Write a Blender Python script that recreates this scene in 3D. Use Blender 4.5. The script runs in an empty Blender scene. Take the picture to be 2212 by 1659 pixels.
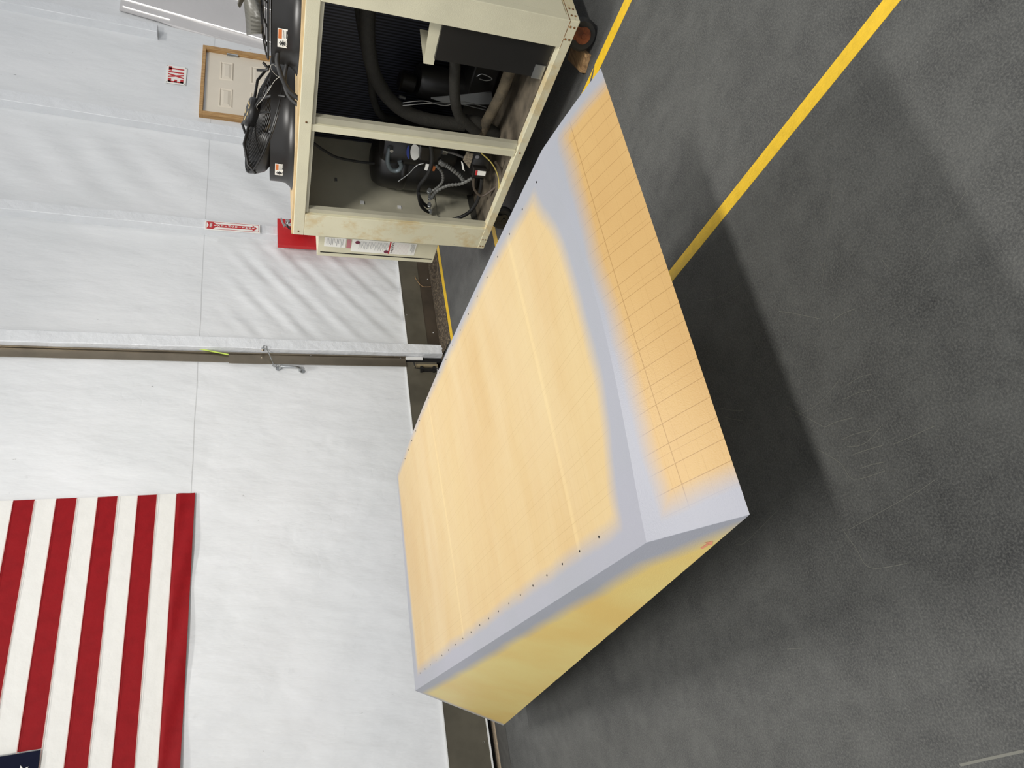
import bpy, bmesh, math, random
from mathutils import Vector, Matrix
random.seed(7)
sc = bpy.context.scene
COL = sc.collection
PI = math.pi

# ---------------------------------------------------------------- camera
# room axes: X runs right along the far wall, Y runs into that wall, Z is up
FPX = 1440.0
PITCH = math.atan((1106 - 568) / FPX)
YAW = math.atan((829.5 + 1894) * math.cos(PITCH) / FPX)
Fh = Vector((math.cos(YAW), math.sin(YAW), 0)); Rv = Vector((math.sin(YAW), -math.cos(YAW), 0)); Uz = Vector((0, 0, 1))
FW = Fh * math.cos(PITCH) - Uz * math.sin(PITCH)
UP = Uz * math.cos(PITCH) + Fh * math.sin(PITCH)
CAM = Vector((0, 0, 1.6))
cd = bpy.data.cameras.new('camera'); cam = bpy.data.objects.new('camera', cd); COL.objects.link(cam)
cd.sensor_width = 36; cd.lens = 36 * FPX / 2212; cd.clip_start = 0.05
# the photograph was taken with the phone turned on its side: image right is down, image up is right
m = Matrix((( -UP.x, Rv.x, -FW.x, CAM.x), (-UP.y, Rv.y, -FW.y, CAM.y), (-UP.z, Rv.z, -FW.z, CAM.z), (0, 0, 0, 1)))
cam.matrix_world = m
sc.camera = cam

# ---------------------------------------------------------------- world, lamps, exposure
w = bpy.data.worlds.new('world'); sc.world = w; w.use_nodes = True
# the rest of the hall: pale walls all round (bright at the horizon), dim roof space above
wn = w.node_tree.nodes; wl = w.node_tree.links
wc = wn.new('ShaderNodeTexCoord'); wsx = wn.new('ShaderNodeSeparateXYZ'); wr = wn.new('ShaderNodeMapRange')
wl.new(wc.outputs['Generated'], wsx.inputs[0]); wl.new(wsx.outputs[2], wr.inputs[0])
wr.inputs[1].default_value = 0.0; wr.inputs[2].default_value = 0.9; wr.inputs[3].default_value = 0.86; wr.inputs[4].default_value = 0.26
wm = wn.new('ShaderNodeMapRange'); wl.new(wsx.outputs[0], wm.inputs[0])   # extra ambient added from the left to lift the foam block's end face
wm.inputs[1].default_value = -1.0; wm.inputs[2].default_value = 0.2; wm.inputs[3].default_value = 1.75; wm.inputs[4].default_value = 0.75
wx = wn.new('ShaderNodeMath'); wx.operation = 'MULTIPLY'; wl.new(wr.outputs[0], wx.inputs[0]); wl.new(wm.outputs[0], wx.inputs[1])
wl.new(wx.outputs[0], wn['Background'].inputs[1]); wn['Background'].inputs[0].default_value = (0.94, 0.965, 1.0, 1)
def lamp(name, loc, target, sx, sy, power, spread, colr=(1, 0.97, 0.92)):
    l = bpy.data.lights.new(name, 'AREA'); l.shape = 'RECTANGLE'; l.size = sx; l.size_y = sy
    l.energy = power; l.color = colr; l.spread = math.radians(spread)
    o = bpy.data.objects.new(name, l); COL.objects.link(o)
    z = (Vector(loc) - Vector(target)).normalized(); x = Vector((1, 0, 0)); y = z.cross(x).normalized(); x = y.cross(z)
    o.matrix_world = Matrix(((x.x, y.x, z.x, loc[0]), (x.y, y.y, z.y, loc[1]), (x.z, y.z, z.z, loc[2]), (0, 0, 0, 1)))
    return o
lamp('hall_lamp_front', (-0.9, -2.6, 6.4), (1.4, 3.2, 0.8), 1.8, 0.30, 160, 108)
lamp('hall_lamp_back', (1.98, 3.0, 6.4), (1.8, 3.0, 0), 1.6, 0.35, 62, 95)
lamp('fill_lamp_right', (6.4, 0.6, 6.4), (6.4, 5.3, 0.9), 1.6, 0.35, 14, 66)  # added fill for the far wall, gives the posts more contrast
sc.view_settings.view_transform = 'Standard'; sc.view_settings.look = 'None'
sc.view_settings.gamma = 1; sc.view_settings.use_curve_mapping = False; sc.view_settings.exposure = 0.0

# ---------------------------------------------------------------- helpers
def lin(c):
    return tuple(((v / 255) / 12.92 if v <= 10 else ((v / 255 + 0.055) / 1.055) ** 2.4) for v in c) + (1,)
class NT:
    def __init__(s, name):
        s.m = bpy.data.materials.new(name); s.m.use_nodes = True; s.t = s.m.node_tree; s.n = s.t.nodes
        s.b = s.n['Principled BSDF']
    def add(s, k, **kw):
        n = s.n.new(k)
        for a, v in kw.items(): setattr(n, a, v)
        return n
    def link(s, a, b): s.t.links.new(a, b)
    def val(s, sock, v):
        if hasattr(v, 'links') or hasattr(v, 'is_linked'): s.link(v, sock)
        else: sock.default_value = v
    def math(s, op, a, b=0.0, c=None, clamp=False):
        n = s.add('ShaderNodeMath', operation=op, use_clamp=clamp); s.val(n.inputs[0], a); s.val(n.inputs[1], b)
        if c is not None: s.val(n.inputs[2], c)
        return n.outputs[0]
    def mix(s, f, a, b):
        n = s.add('ShaderNodeMix', data_type='RGBA'); s.val(n.inputs[0], f); s.val(n.inputs[6], a); s.val(n.inputs[7], b)
        return n.outputs[2]
    def noise(s, scale, detail=4, rough=0.55, vec=None, stretch=None, rot=None):
        n = s.add('ShaderNodeTexNoise'); n.inputs['Scale'].default_value = scale; n.inputs['Detail'].default_value = detail
        n.inputs['Roughness'].default_value = rough
        v = vec if vec is not None else s.coord()
        if stretch or rot:
            mp = s.add('ShaderNodeMapping'); s.link(v, mp.inputs[0])
            if rot: mp.inputs['Rotation'].default_value = rot
            if stretch: mp.inputs['Scale'].default_value = stretch
            v = mp.outputs[0]
        s.link(v, n.inputs['Vector']); return n.outputs[0]
    def coord(s):
        if not hasattr(s, '_c'): s._c = s.add('ShaderNodeTexCoord').outputs['Object']
        return s._c
    def ramp(s, f, lo, hi):
        n = s.add('ShaderNodeMapRange', clamp=True); s.val(n.inputs[0], f)
        n.inputs[1].default_value = lo; n.inputs[2].default_value = hi; return n.outputs[0]
    def bump(s, h, dist, strength=1.0):
        n = s.add('ShaderNodeBump'); s.link(h, n.inputs['Height']); n.inputs['Distance'].default_value = dist
        n.inputs['Strength'].default_value = strength; s.link(n.outputs[0], s.b.inputs['Normal'])
def mat(name, c, rough=0.5, metal=0.0, var=0.08, scale=6, spec=0.5, bump=0.0, bscale=60, c2=None, lo=0.4, hi=0.7):
    t = NT(name); t.b.inputs['Roughness'].default_value = rough; t.b.inputs['Metallic'].default_value = metal
    t.b.inputs['Specular IOR Level'].default_value = spec
    a = lin(c); b = lin(c2) if c2 else tuple(v * (1 - var) for v in a[:3]) + (1,)
    f = t.ramp(t.noise(scale), lo, hi); t.link(t.mix(f, a, b), t.b.inputs['Base Color'])
    if bump: t.bump(t.noise(bscale), bump)
    return t.m

class MB:
    """collects shapes in room coordinates"""
    def __init__(s): s.bm = bmesh.new()
    def box(s, lo, hi, rot=None, piv=None):
        vs = [s.bm.verts.new(((lo, hi)[i & 1][0], (lo, hi)[(i >> 1) & 1][1], (lo, hi)[(i >> 2) & 1][2])) for i in range(8)]
        for f in ((0, 2, 3, 1), (4, 5, 7, 6), (0, 1, 5, 4), (2, 6, 7, 3), (0, 4, 6, 2), (1, 3, 7, 5)):
            s.bm.faces.new([vs[i] for i in f])
        if rot is not None:
            p = Vector(piv or lo)
            for v in vs: v.co = p + rot @ (v.co - p)
        return s
    def prism(s, pts, vec):
        vec = Vector(vec); a = [s.bm.verts.new(p) for p in pts]; b = [s.bm.verts.new(Vector(p) + vec) for p in pts]
        n = len(pts); s.bm.faces.new(a[::-1]); s.bm.faces.new(b)
        for i in range(n): s.bm.faces.new((a[i], a[(i + 1) % n], b[(i + 1) % n], b[i]))
        return s
    def poly(s, pts): s.bm.faces.new([s.bm.verts.new(p) for p in pts]); return s
    def tube(s, pts, r, n=8, closed=False, cap=True):
        pts = [Vector(p) for p in pts]; N = len(pts); rings = []
        rr = r if isinstance(r, (list, tuple)) else [r] * N
        u = None
        for i in range(N):
            if closed: d = pts[(i + 1) % N] - pts[i - 1]
            else: d = pts[min(i + 1, N - 1)] - pts[max(i - 1, 0)]
            d.normalize()
            if u is None: u = d.orthogonal().normalized()
            u = (u - d * u.dot(d)).normalized(); v = d.cross(u)
            rings.append([s.bm.verts.new(pts[i] + (u * math.cos(2 * PI * k / n) + v * math.sin(2 * PI * k / n)) * rr[i]) for k in range(n)])
        for i in range(N if closed else N - 1):
            a, b = rings[i], rings[(i + 1) % N]
            for k in range(n): s.bm.faces.new((a[k], a[(k + 1) % n], b[(k + 1) % n], b[k]))
        if not closed and cap: s.bm.faces.new(rings[0][::-1]); s.bm.faces.new(rings[-1])
        return s
    def lathe(s, prof, c, ax=(0, 0, 1), n=40, closed=False):
        ax = Vector(ax).normalized(); u = ax.orthogonal().normalized(); v = ax.cross(u); c = Vector(c); rings = []
        for r, h in prof:
            if r < 1e-6: rings.append([s.bm.verts.new(c + ax * h)])
            else: rings.append([s.bm.verts.new(c + ax * h + (u * math.cos(2 * PI * k / n) + v * math.sin(2 * PI * k / n)) * r) for k in range(n)])
        L = len(rings)
        for i in range(L if closed else L - 1):
            a, b = rings[i], rings[(i + 1) % L]
            for k in range(n):
                if len(a) == 1 and len(b) == 1: continue
                if len(a) == 1: s.bm.faces.new((a[0], b[(k + 1) % n], b[k]))
                elif len(b) == 1: s.bm.faces.new((a[k], a[(k + 1) % n], b[0]))
                else: s.bm.faces.new((a[k], a[(k + 1) % n], b[(k + 1) % n], b[k]))
        return s
    def build(s, name, material, parent=None, smooth=False, bevel=0.0, seg=2):
        base = Vector(parent['_b']) if parent else Vector((0, 0, 0))
        bmesh.ops.recalc_face_normals(s.bm, faces=s.bm.faces[:])
        if not parent:   # a top-level mesh gets its origin at its own base
            xs = [v.co for v in s.bm.verts]
            base = Vector(((min(p.x for p in xs) + max(p.x for p in xs)) / 2, (min(p.y for p in xs) + max(p.y for p in xs)) / 2, min(p.z for p in xs)))
        for v in s.bm.verts: v.co -= base
        me = bpy.data.meshes.new(name); s.bm.to_mesh(me); s.bm.free(); me.materials.append(material)
        o = bpy.data.objects.new(name, me); COL.objects.link(o)
        if smooth:
            for p in me.polygons: p.use_smooth = True
            me.set_sharp_from_angle(angle=math.radians(40))
        if bevel:
            b = o.modifiers.new('b', 'BEVEL'); b.width = bevel; b.segments = seg; b.limit_method = 'ANGLE'
        if parent: o.parent = parent; o['_b'] = base[:]
        else: o.location = base; o['_b'] = base[:]
        return o
def thing(name, label, cat, base, group=None):
    o = bpy.data.objects.new(name, None); COL.objects.link(o); o.location = base; o.empty_display_size = 0.1
    o['_b'] = tuple(base); o['label'] = label; o['category'] = cat
    if group: o['group'] = group
    return o
def sub(o, parent):                       # o was built in room coordinates under parent's parent base
    pass
def tag(o, label, cat, group=None):
    o['label'] = label; o['category'] = cat
    if group: o['group'] = group
    return o
def struct(o): o['kind'] = 'structure'; return o
def root(name, base):
    o = bpy.data.objects.new(name, None); COL.objects.link(o); o.location = base; o['_b'] = tuple(base); o['kind'] = 'structure'
    o.empty_display_size = 0.1; return o
def part(mb, name, material, parent, **k):
    """a part or sub-part: the parent may itself be a part, whose mesh origin sits at its thing's base"""
    o = mb.build(name, material, parent, **k)
    return o
def fix_part_bases():                     # a part's own origin coincides with its thing's base
    pass
def arc(p, q, h, n=12, sag=(0, 0, -1)):
    p, q, sg = Vector(p), Vector(q), Vector(sag)
    return [p.lerp(q, i / n) + sg * h * 4 * (i / n) * (1 - i / n) for i in range(n + 1)]
def spline(pts, n=8):
    P = [Vector(p) for p in pts]; P = [P[0]] + P + [P[-1]]; out = []
    for i in range(1, len(P) - 2):
        for k in range(n):
            t = k / n; a, b, c, d = P[i - 1], P[i], P[i + 1], P[i + 2]
            out.append(0.5 * ((2 * b) + (c - a) * t + (2 * a - 5 * b + 4 * c - d) * t * t + (3 * b - a - 3 * c + d) * t ** 3))
    out.append(P[-2]); return out
def text_mesh(txt, size, name, material, parent, origin, ux, uy, depth=0.0008, align='CENTER', bold=0.0, sx=1.0):
    c = bpy.data.curves.new(name, 'FONT'); c.body = txt; c.size = size; c.align_x = align; c.align_y = 'CENTER'; c.extrude = depth; c.offset = bold
    o = bpy.data.objects.new(name, c); COL.objects.link(o); dg = bpy.context.evaluated_depsgraph_get()
    me = bpy.data.meshes.new_from_object(o.evaluated_get(dg)); bpy.data.objects.remove(o); bpy.data.curves.remove(c)
    ux, uy = Vector(ux), Vector(uy); n = ux.cross(uy); base = Vector(parent['_b']); og = Vector(origin)
    for v in me.vertices: v.co = og + ux * v.co.x * sx + uy * v.co.y + n * v.co.z - base
    me.materials.clear(); me.materials.append(material); me.name = name
    ob = bpy.data.objects.new(name, me); COL.objects.link(ob); ob.parent = parent; ob['_b'] = base[:]
    return ob

# ---------------------------------------------------------------- materials
def fabric_mat():
    t = NT('white_fabric'); t.b.inputs['Roughness'].default_value = 0.42; t.b.inputs['Specular IOR Level'].default_value = 0.35
    dirt = t.ramp(t.noise(9, 6, 0.7), 0.62, 0.80); big = t.ramp(t.noise(1.1, 3), 0.3, 0.7)
    c = t.mix(big, lin((228, 229, 230)), lin((219, 221, 222)))
    c = t.mix(t.math('MULTIPLY', dirt, 0.22), c, lin((150, 150, 148)))
    sp = t.ramp(t.noise(34, 3, 0.6, stretch=(1, 1, 0.35), rot=(0, 0.6, 0)), 0.735, 0.76)
    c = t.mix(t.math('MULTIPLY', sp, 0.55), c, lin((95, 92, 88)))
    t.link(c, t.b.inputs['Base Color'])
    a = t.noise(2.2, 3, 0.5, stretch=(1.0, 1, 0.42), rot=(0, -0.75, 0)); b = t.noise(6.5, 4, 0.6, stretch=(1.0, 1, 0.4), rot=(0, -0.6, 0))
    cr = t.math('ABSOLUTE', t.math('SUBTRACT', t.noise(2.6, 2, 0.5), 0.5)); cr = t.ramp(cr, 0.0, 0.02)
    h = t.math('ADD', t.math('MULTIPLY', a, 1.0), t.math('MULTIPLY', b, 0.30)); h = t.math('ADD', h, t.math('MULTIPLY', cr, t.math('MULTIPLY', t.ramp(a, 0.5, 0.62), 0.012)))
    h = t.math('ADD', h, t.math('MULTIPLY', t.noise(420, 1), 0.003))
    sz = t.add('ShaderNodeSeparateXYZ'); t.link(t.coord(), sz.inputs[0])     # welded seam across the sheet
    zz = t.math('ADD', sz.outputs[2], t.math('MULTIPLY', t.math('SUBTRACT', t.noise(1.5, 2), 0.5), 0.02))
    h = t.math('ADD', h, t.math('MULTIPLY', t.ramp(zz, 2.108, 2.116), 0.06))
    t.bump(h, 0.042); return t.m
M_FAB = fabric_mat()
M_FABP = mat('wrapped_post_fabric', (222, 224, 226), 0.38, var=0.05, scale=3, bump=0.012, bscale=9)
def floor_mat():
    t = NT('grey_concrete'); t.b.inputs['Roughness'].default_value = 0.62; t.b.inputs['Specular IOR Level'].default_value = 0.35
    a = t.noise(0.9, 5, 0.62); b = t.noise(7, 8, 0.75); g = t.noise(170, 3, 0.7); d = t.noise(2.6, 7, 0.7, stretch=(1, 0.45, 1), rot=(0, 0, 0.5))
    f = t.math('ADD', t.math('MULTIPLY', a, 0.18), t.math('MULTIPLY', b, 0.45)); f = t.math('ADD', f, t.math('MULTIPLY', d, 0.37))
    c = t.mix(t.ramp(f, 0.34, 0.68), lin((50, 51, 52)), lin((94, 95, 93)))
    c = t.mix(t.math('MULTIPLY', t.ramp(g, 0.42, 0.70), 0.5), c, lin((122, 122, 118)))
    vein = t.math('ABSOLUTE', t.math('SUBTRACT', t.noise(5.5, 6, 0.7), 0.5)); vein = t.math('SUBTRACT', 1.0, t.ramp(vein, 0.0, 0.012))
    c = t.mix(t.math('MULTIPLY', vein, t.math('MULTIPLY', t.ramp(a, 0.45, 0.6), 0.35)), c, lin((58, 59, 60)))
    sp = t.ramp(t.noise(95, 1), 0.80, 0.83); c = t.mix(t.math('MULTIPLY', sp, 0.5), c, lin((190, 190, 182)))
    t.link(c, t.b.inputs['Base Color']); t.bump(t.math('ADD', g, b), 0.0012); return t.m
M_FLOOR = floor_mat()
M_YEL = mat('yellow_line_paint', (238, 196, 52), 0.32, var=0.12, scale=30, bump=0.0015, bscale=120)
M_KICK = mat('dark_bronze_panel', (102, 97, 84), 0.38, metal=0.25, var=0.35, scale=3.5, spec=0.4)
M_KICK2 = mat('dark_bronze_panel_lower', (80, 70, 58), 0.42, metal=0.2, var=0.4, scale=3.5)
M_DIRT = mat('brown_dirt', (70, 60, 48), 0.95, scale=40, c2=(120, 106, 86), lo=0.45, hi=0.65, bump=0.02, bscale=70)
M_SILL = mat('dark_sill', (74, 73, 70), 0.7, var=0.3, scale=20)
M_TAN = mat('tan_ground', (176, 158, 134), 0.9, var=0.3, scale=50)
M_BLACKV = mat('black_void', (14, 12, 11), 0.9)
M_WHITE = mat('white_trim', (226, 226, 224), 0.4, var=0.04)
M_CREAM = mat('beige_powder_coat', (211, 206, 179), 0.42, var=0.10, scale=4, bump=0.0006, bscale=200)
def cream_dirty():
    t = NT('beige_powder_coat_stained'); t.b.inputs['Roughness'].default_value = 0.45
    c = t.mix(t.ramp(t.noise(3, 4), 0.3, 0.7), lin((214, 209, 181)), lin((203, 198, 170)))
    s_ = t.ramp(t.noise(7, 7, 0.7), 0.48, 0.62); c = t.mix(t.math('MULTIPLY', s_, 0.5), c, lin((190, 158, 92)))
    k = t.ramp(t.noise(45, 4, 0.7), 0.68, 0.74); c = t.mix(t.math('MULTIPLY', k, 0.7), c, lin((84, 74, 56)))
    t.link(c, t.b.inputs['Base Color']); return t.m
M_CREAMD = cream_dirty()
M_OLIVE = mat('inner_beige_panel', (182, 178, 158), 0.55, var=0.25, scale=3, spec=0.3)
M_PAN = mat('dirty_base_pan', (112, 102, 86), 0.8, scale=9, c2=(66, 60, 50), lo=0.35, hi=0.7)
M_BLACK = mat('black_paint', (26, 25, 24), 0.42, var=0.2)
M_BLACKG = mat('black_plastic', (24, 22, 20), 0.36, var=0.15)
M_RUBBER = mat('black_rubber', (30, 30, 30), 0.55, var=0.2)
M_HOSE = mat('foam_insulation_black', (44, 42, 36), 0.8, var=0.3, scale=30, bump=0.003, bscale=150)
M_RUST = mat('rusty_steel', (128, 70, 38), 0.8, scale=25, c2=(70, 36, 22))
M_RUSTD = mat('rust_spot', (86, 58, 32), 0.8, scale=60, c2=(150, 104, 50))
M_WOOD = mat('pine_wood', (206, 180, 136), 0.7, var=0.25, scale=12)
def grain(name, c1, c2, sc_, st):
    t = NT(name); t.b.inputs['Roughness'].default_value = 0.6
    n = t.noise(sc_, 5, 0.6, stretch=st); t.link(t.mix(t.ramp(n, 0.35, 0.65), lin(c1), lin(c2)), t.b.inputs['Base Color']); return t.m
M_OAK = grain('oak_trim_wood', (198, 160, 108), (160, 120, 72), 12, (6, 6, 0.6))
M_CHOCK = grain('weathered_wood', (176, 142, 100), (116, 88, 58), 16, (0.8, 5, 5))
M_DOOR = mat('cream_door_paint', (224, 214, 196), 0.42, var=0.03)
M_STEEL = mat('galvanised_steel', (176, 178, 178), 0.32, metal=0.85, var=0.2, scale=12)
M_TRACK = mat('brushed_metal_strip', (138, 128, 112), 0.30, metal=0.8, var=0.18, scale=5)
M_CHROME = mat('chrome', (206, 206, 204), 0.15, metal=1.0, var=0.05)
M_RED = mat('red_board_paint', (196, 34, 38), 0.5, var=0.12, scale=12)
M_REDS = mat('sign_red', (190, 40, 44), 0.45, var=0.04)
M_REDC = mat('extinguisher_red', (190, 24, 26), 0.25, var=0.05)
M_SIGN = mat('sign_white', (238, 237, 230), 0.4, var=0.02)
M_INK = mat('black_ink', (34, 34, 36), 0.6)
M_INKG = mat('grey_print', (128, 128, 132), 0.6)
M_ORANGE = mat('orange_print', (206, 116, 56), 0.5)
M_PINK = mat('pink_label', (190, 120, 126), 0.5)
M_MAROON = mat('maroon_print', (110, 34, 60), 0.5)
M_BLUE = mat('blue_print', (44, 62, 140), 0.5)
M_NYR = mat('flag_red_nylon', (142, 18, 25), 0.62, spec=0.15, var=0.12, scale=14, bump=0.004, bscale=9)
M_NYW = mat('flag_white_nylon', (228, 227, 222), 0.5, var=0.03, scale=10, bump=0.005, bscale=9)
M_NYB = mat('flag_navy_nylon', (16, 20, 42), 0.7, spec=0.1, var=0.15, scale=10)
M_THREAD = mat('pale_pink_hem', (206, 168, 160), 0.6)
M_LIME = mat('lime_strap', (196, 220, 96), 0.5)
M_WIRE = mat('white_string', (232, 230, 220), 0.5)
M_LEAF = mat('yellow_leaf', (222, 190, 92), 0.6, var=0.2, scale=40)
M_YHOSE = mat('yellow_tube', (196, 178, 96), 0.45)
def coil_mat():
    t = NT('condenser_fins'); t.b.inputs['Roughness'].default_value = 0.4; t.b.inputs['Metallic'].default_value = 0.4
    sx = t.add('ShaderNodeSeparateXYZ'); t.link(t.coord(), sx.inputs[0])
    fr = t.math('FRACT', t.math('MULTIPLY', sx.outputs[1], 52.0)); tri = t.math('ABSOLUTE', t.math('SUBTRACT', fr, 0.5))
    t.link(t.mix(t.ramp(tri, 0.1, 0.4), lin((20, 20, 24)), lin((70, 72, 84))), t.b.inputs['Base Color']); return t.m
M_COIL = coil_mat()
M_GLOWGAP = None
def glow():
    t = NT('daylight_gap'); t.b.inputs['Emission Color'].default_value = (1, 0.98, 0.94, 1); t.b.inputs['Emission Strength'].default_value = 1.4
    t.link(t.mix(t.noise(20), lin((250, 248, 240)), lin((240, 238, 230))), t.b.inputs['Base Color']); return t.m
M_GAP = glow()

def foam_mat():
    t = NT('primed_tooling_foam'); t.b.inputs['Roughness'].default_value = 0.42; t.b.inputs['Specular IOR Level'].default_value = 0.45
    def uv(name):
        n = t.add('ShaderNodeUVMap', uv_map=name); s = t.add('ShaderNodeSeparateXYZ'); t.link(n.outputs[0], s.inputs[0]); return s.outputs
    p = uv('pos'); k = uv('mask'); e = uv('face')
    def lines(x, pitch, off, width):
        fr = t.math('FRACT', t.math('DIVIDE', t.math('ADD', x, off), pitch)); d = t.math('MULTIPLY', t.math('ABSOLUTE', t.math('SUBTRACT', fr, 0.5)), pitch)
        return t.math('SUBTRACT', 1.0, t.ramp(d, width * 0.4, width))
    wob = t.math('MULTIPLY', t.math('SUBTRACT', t.noise(3.5, 2), 0.5), 0.0012)
    px = t.math('ADD', p[0], wob); py = t.math('ADD', p[1], wob)
    l1 = lines(px, 0.0478, 0.0, 0.0011); l2 = lines(px, 0.1400, 0.0085, 0.0009); l3 = lines(py, 0.0478, 0.0, 0.0009); l4 = lines(py, 0.071, 0.02, 0.0007)
    one = t.math('SUBTRACT', 1.0, t.ramp(t.math('ABSOLUTE', t.math('SUBTRACT', py, 0.142)), 0.0006, 0.0015))
    fade = t.ramp(t.noise(4, 3), 0.3, 0.55)
    side, top, end = e[0], e[1], None
    ll = t.math('MAXIMUM', t.math('MULTIPLY', l1, t.math('ADD', 0.20, t.math('MULTIPLY', side, 0.62))), t.math('MULTIPLY', l2, 0.42))
    ll = t.math('MAXIMUM', ll, t.math('MULTIPLY', t.math('MAXIMUM', l3, t.math('MULTIPLY', l4, 0.6)), t.math('MULTIPLY', fade, 0.26)))
    ll = t.math('MAXIMUM', ll, t.math('MULTIPLY', t.math('MULTIPLY', one, side), 0.75))
    gridon = t.math('ADD', side, top, clamp=True); ll = t.math('MULTIPLY', ll, gridon)
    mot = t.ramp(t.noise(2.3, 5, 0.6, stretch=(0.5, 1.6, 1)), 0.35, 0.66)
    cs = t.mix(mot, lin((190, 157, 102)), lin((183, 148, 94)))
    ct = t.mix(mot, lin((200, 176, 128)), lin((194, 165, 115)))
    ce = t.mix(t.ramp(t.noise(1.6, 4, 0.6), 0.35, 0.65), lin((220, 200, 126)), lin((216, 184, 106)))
    c = t.mix(top, t.mix(side, ce, cs), ct)  # per-face foam tones offset uneven light: end painted lighter, side darker
    # paler filler seams across the top
    r1 = t.math('SUBTRACT', 1.0, t.ramp(t.math('ABSOLUTE', t.math('SUBTRACT', py, 1.635)), 0.004, 0.016))
    r2 = t.math('SUBTRACT', 1.0, t.ramp(t.math('ABSOLUTE', t.math('SUBTRACT', py, 2.905)), 0.004, 0.018))
    rr = t.math('MULTIPLY', t.math('MAXIMUM', r1, r2), t.math('MULTIPLY', top, 0.34)); c = t.mix(rr, c, lin((222, 198, 142)))
    c = t.mix(ll, c, lin((148, 114, 64)))
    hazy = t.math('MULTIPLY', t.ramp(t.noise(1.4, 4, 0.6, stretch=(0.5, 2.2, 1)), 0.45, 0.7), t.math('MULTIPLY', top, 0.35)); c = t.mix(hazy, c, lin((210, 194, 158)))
    # sprayed primer along the edges
    d = t.math('ADD', k[0], t.math('MULTIPLY', t.math('SUBTRACT', t.noise(5, 3, 0.5), 0.5), 0.03))
    d = t.math('ADD', d, t.math('MULTIPLY', t.math('SUBTRACT', t.noise(350, 2), 0.5), 0.006))
    pm = t.ramp(d, -0.034, 0.026); pm = t.math('SMOOTH_MIN', pm, 0.97, 0.05)
    pc = t.mix(t.ramp(t.noise(1.5, 3), 0.35, 0.65), lin((155, 157, 169)), lin((150, 154, 163)))
    c = t.mix(pm, c, pc)
    t.link(c, t.b.inputs['Base Color']); t.bump(t.noise(300, 2), 0.0004); return t.m
M_FOAM = foam_mat()

# ================================================================= STRUCTURE
YW = 5.30
o = struct(MB().box((-6, -5, -0.2), (12, 5.6, 0)).build('floor', M_FLOOR)); FL = o
# scratches in the floor coating
mbk = MB()
def scratch(pts, wd=0.0012):
    wd = min(wd, 0.0013) if wd < 0.005 else wd
    P = spline([(x, y, 0.0006) for x, y in pts], 6)
    for a, b in zip(P[:-1], P[1:]):
        n = Vector((-(b - a).y, (b - a).x, 0)); n.normalize(); n *= wd / 2
        mbk.poly([a - n, b - n, b + n, a + n])
def onz(x, y, z=0):
    r = FW + Rv * ((829.5 - y) / FPX) - UP * ((x - 1106) / FPX); return CAM + r * ((z - CAM.z) / r.z)
def pix(l, wd=0.0016): scratch([onz(*p)[:2] for p in l], wd)
pix([(1698, 878), (1730, 895), (1782, 923)]); pix([(1782, 923), (1805, 912), (1842, 902)]); pix([(1830, 305 + 660), (1868, 958), (1907, 962 - 45)], 0.001)
pix([(1766, 970), (1815, 1000), (1844, 1035), (1912, 1017)]); pix([(1840, 983), (1872, 972), (1907, 962)]); pix([(1858, 1012), (1885, 1003), (1912, 998)])
pix([(1819, 950), (1845, 938), (1886, 929)], 0.001); pix([(1830, 832), (1858, 815), (1888, 807)], 0.001); pix([(1824, 862), (1850, 850), (1884, 841)], 0.001)
pix([(1820, 1142), (1850, 1186), (1880, 1226), (1960, 1217)]); pix([(1590, 1176), (1612, 1170), (1680, 1102)], 0.0012); pix([(1718, 900), (1770, 870), (1815, 818)], 0.001)
pix([(1980, 1065), (2023, 1034)], 0.001); pix([(1832, 1145), (1940, 1085), (1980, 1060)], 0.001); pix([(1683, 672), (1720, 678), (1773, 689)]); pix([(1797, 694), (1820, 678), (1847, 667)])
pix([(1505, 651), (1560, 640), (1608, 608)], 0.001); pix([(1554, 881), (1580, 886), (1608, 886)], 0.001); pix([(1562, 900), (1585, 906), (1606, 908)], 0.001)
pix([(1338, 172), (1355, 215), (1370, 260)], 0.001); pix([(1600, 1157), (1624, 1174)], 0.001); pix([(1700, 1402), (1740, 1400)], 0.001)
pix([(2074, 1653), (2130, 1640), (2212, 1622)], 0.006); pix([(1495, 60 + 40), (1500, 115)], 0.003); pix([(1772, 565), (1780, 590)], 0.001); pix([(1905, 560), (1920, 580)], 0.001)
pix([(1800, 390), (1790, 500), (1775, 620)], 0.0008); pix([(1930, 960), (2020, 920)], 0.001); pix([(1990, 560), (2090, 410)], 0.0008)
M_SCR = mat('pale_scratch', (120, 120, 112), 0.6)
mbk.build('scratch', M_SCR, FL)
# painted safety lines
def line(x0, y0, x1, y1, lab):
    return tag(MB().box((x0, y0, 0), (x1, y1, 0.0012)).build('floor_line', M_YEL), lab, 'floor marking')
tag(MB().prism([(1.538, -1.5, 0), (1.590, -1.5, 0), (1.590, 3.2, 0), (1.538, 3.2, 0)], (0, 0, 0.0012)).build('floor_line', M_YEL),
    'yellow painted line crossing the open floor in front of the foam block', 'floor marking')
tag(MB().prism([(2.872, -1.5, 0), (2.932, -1.5, 0), (2.938, 1.86, 0), (2.905, 1.90, 0), (2.872, 1.96, 0)], (0, 0, 0.0012))
    .prism([(2.915, 1.93, 0), (2.936, 1.88, 0), (2.936, 3.4, 0), (2.872, 3.4, 0), (2.872, 2.0, 0)], (0, 0, 0.0011)).build('floor_line', M_YEL),
    'yellow painted line running beneath the beige chiller cabinet wheels', 'floor marking')
tag(MB().box((2.3, 3.475, 0), (4.2, 3.54, 0.0009)).build('floor_line', M_YEL), 'short yellow line seen between cabinet corner and foam block', 'floor marking')
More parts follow.
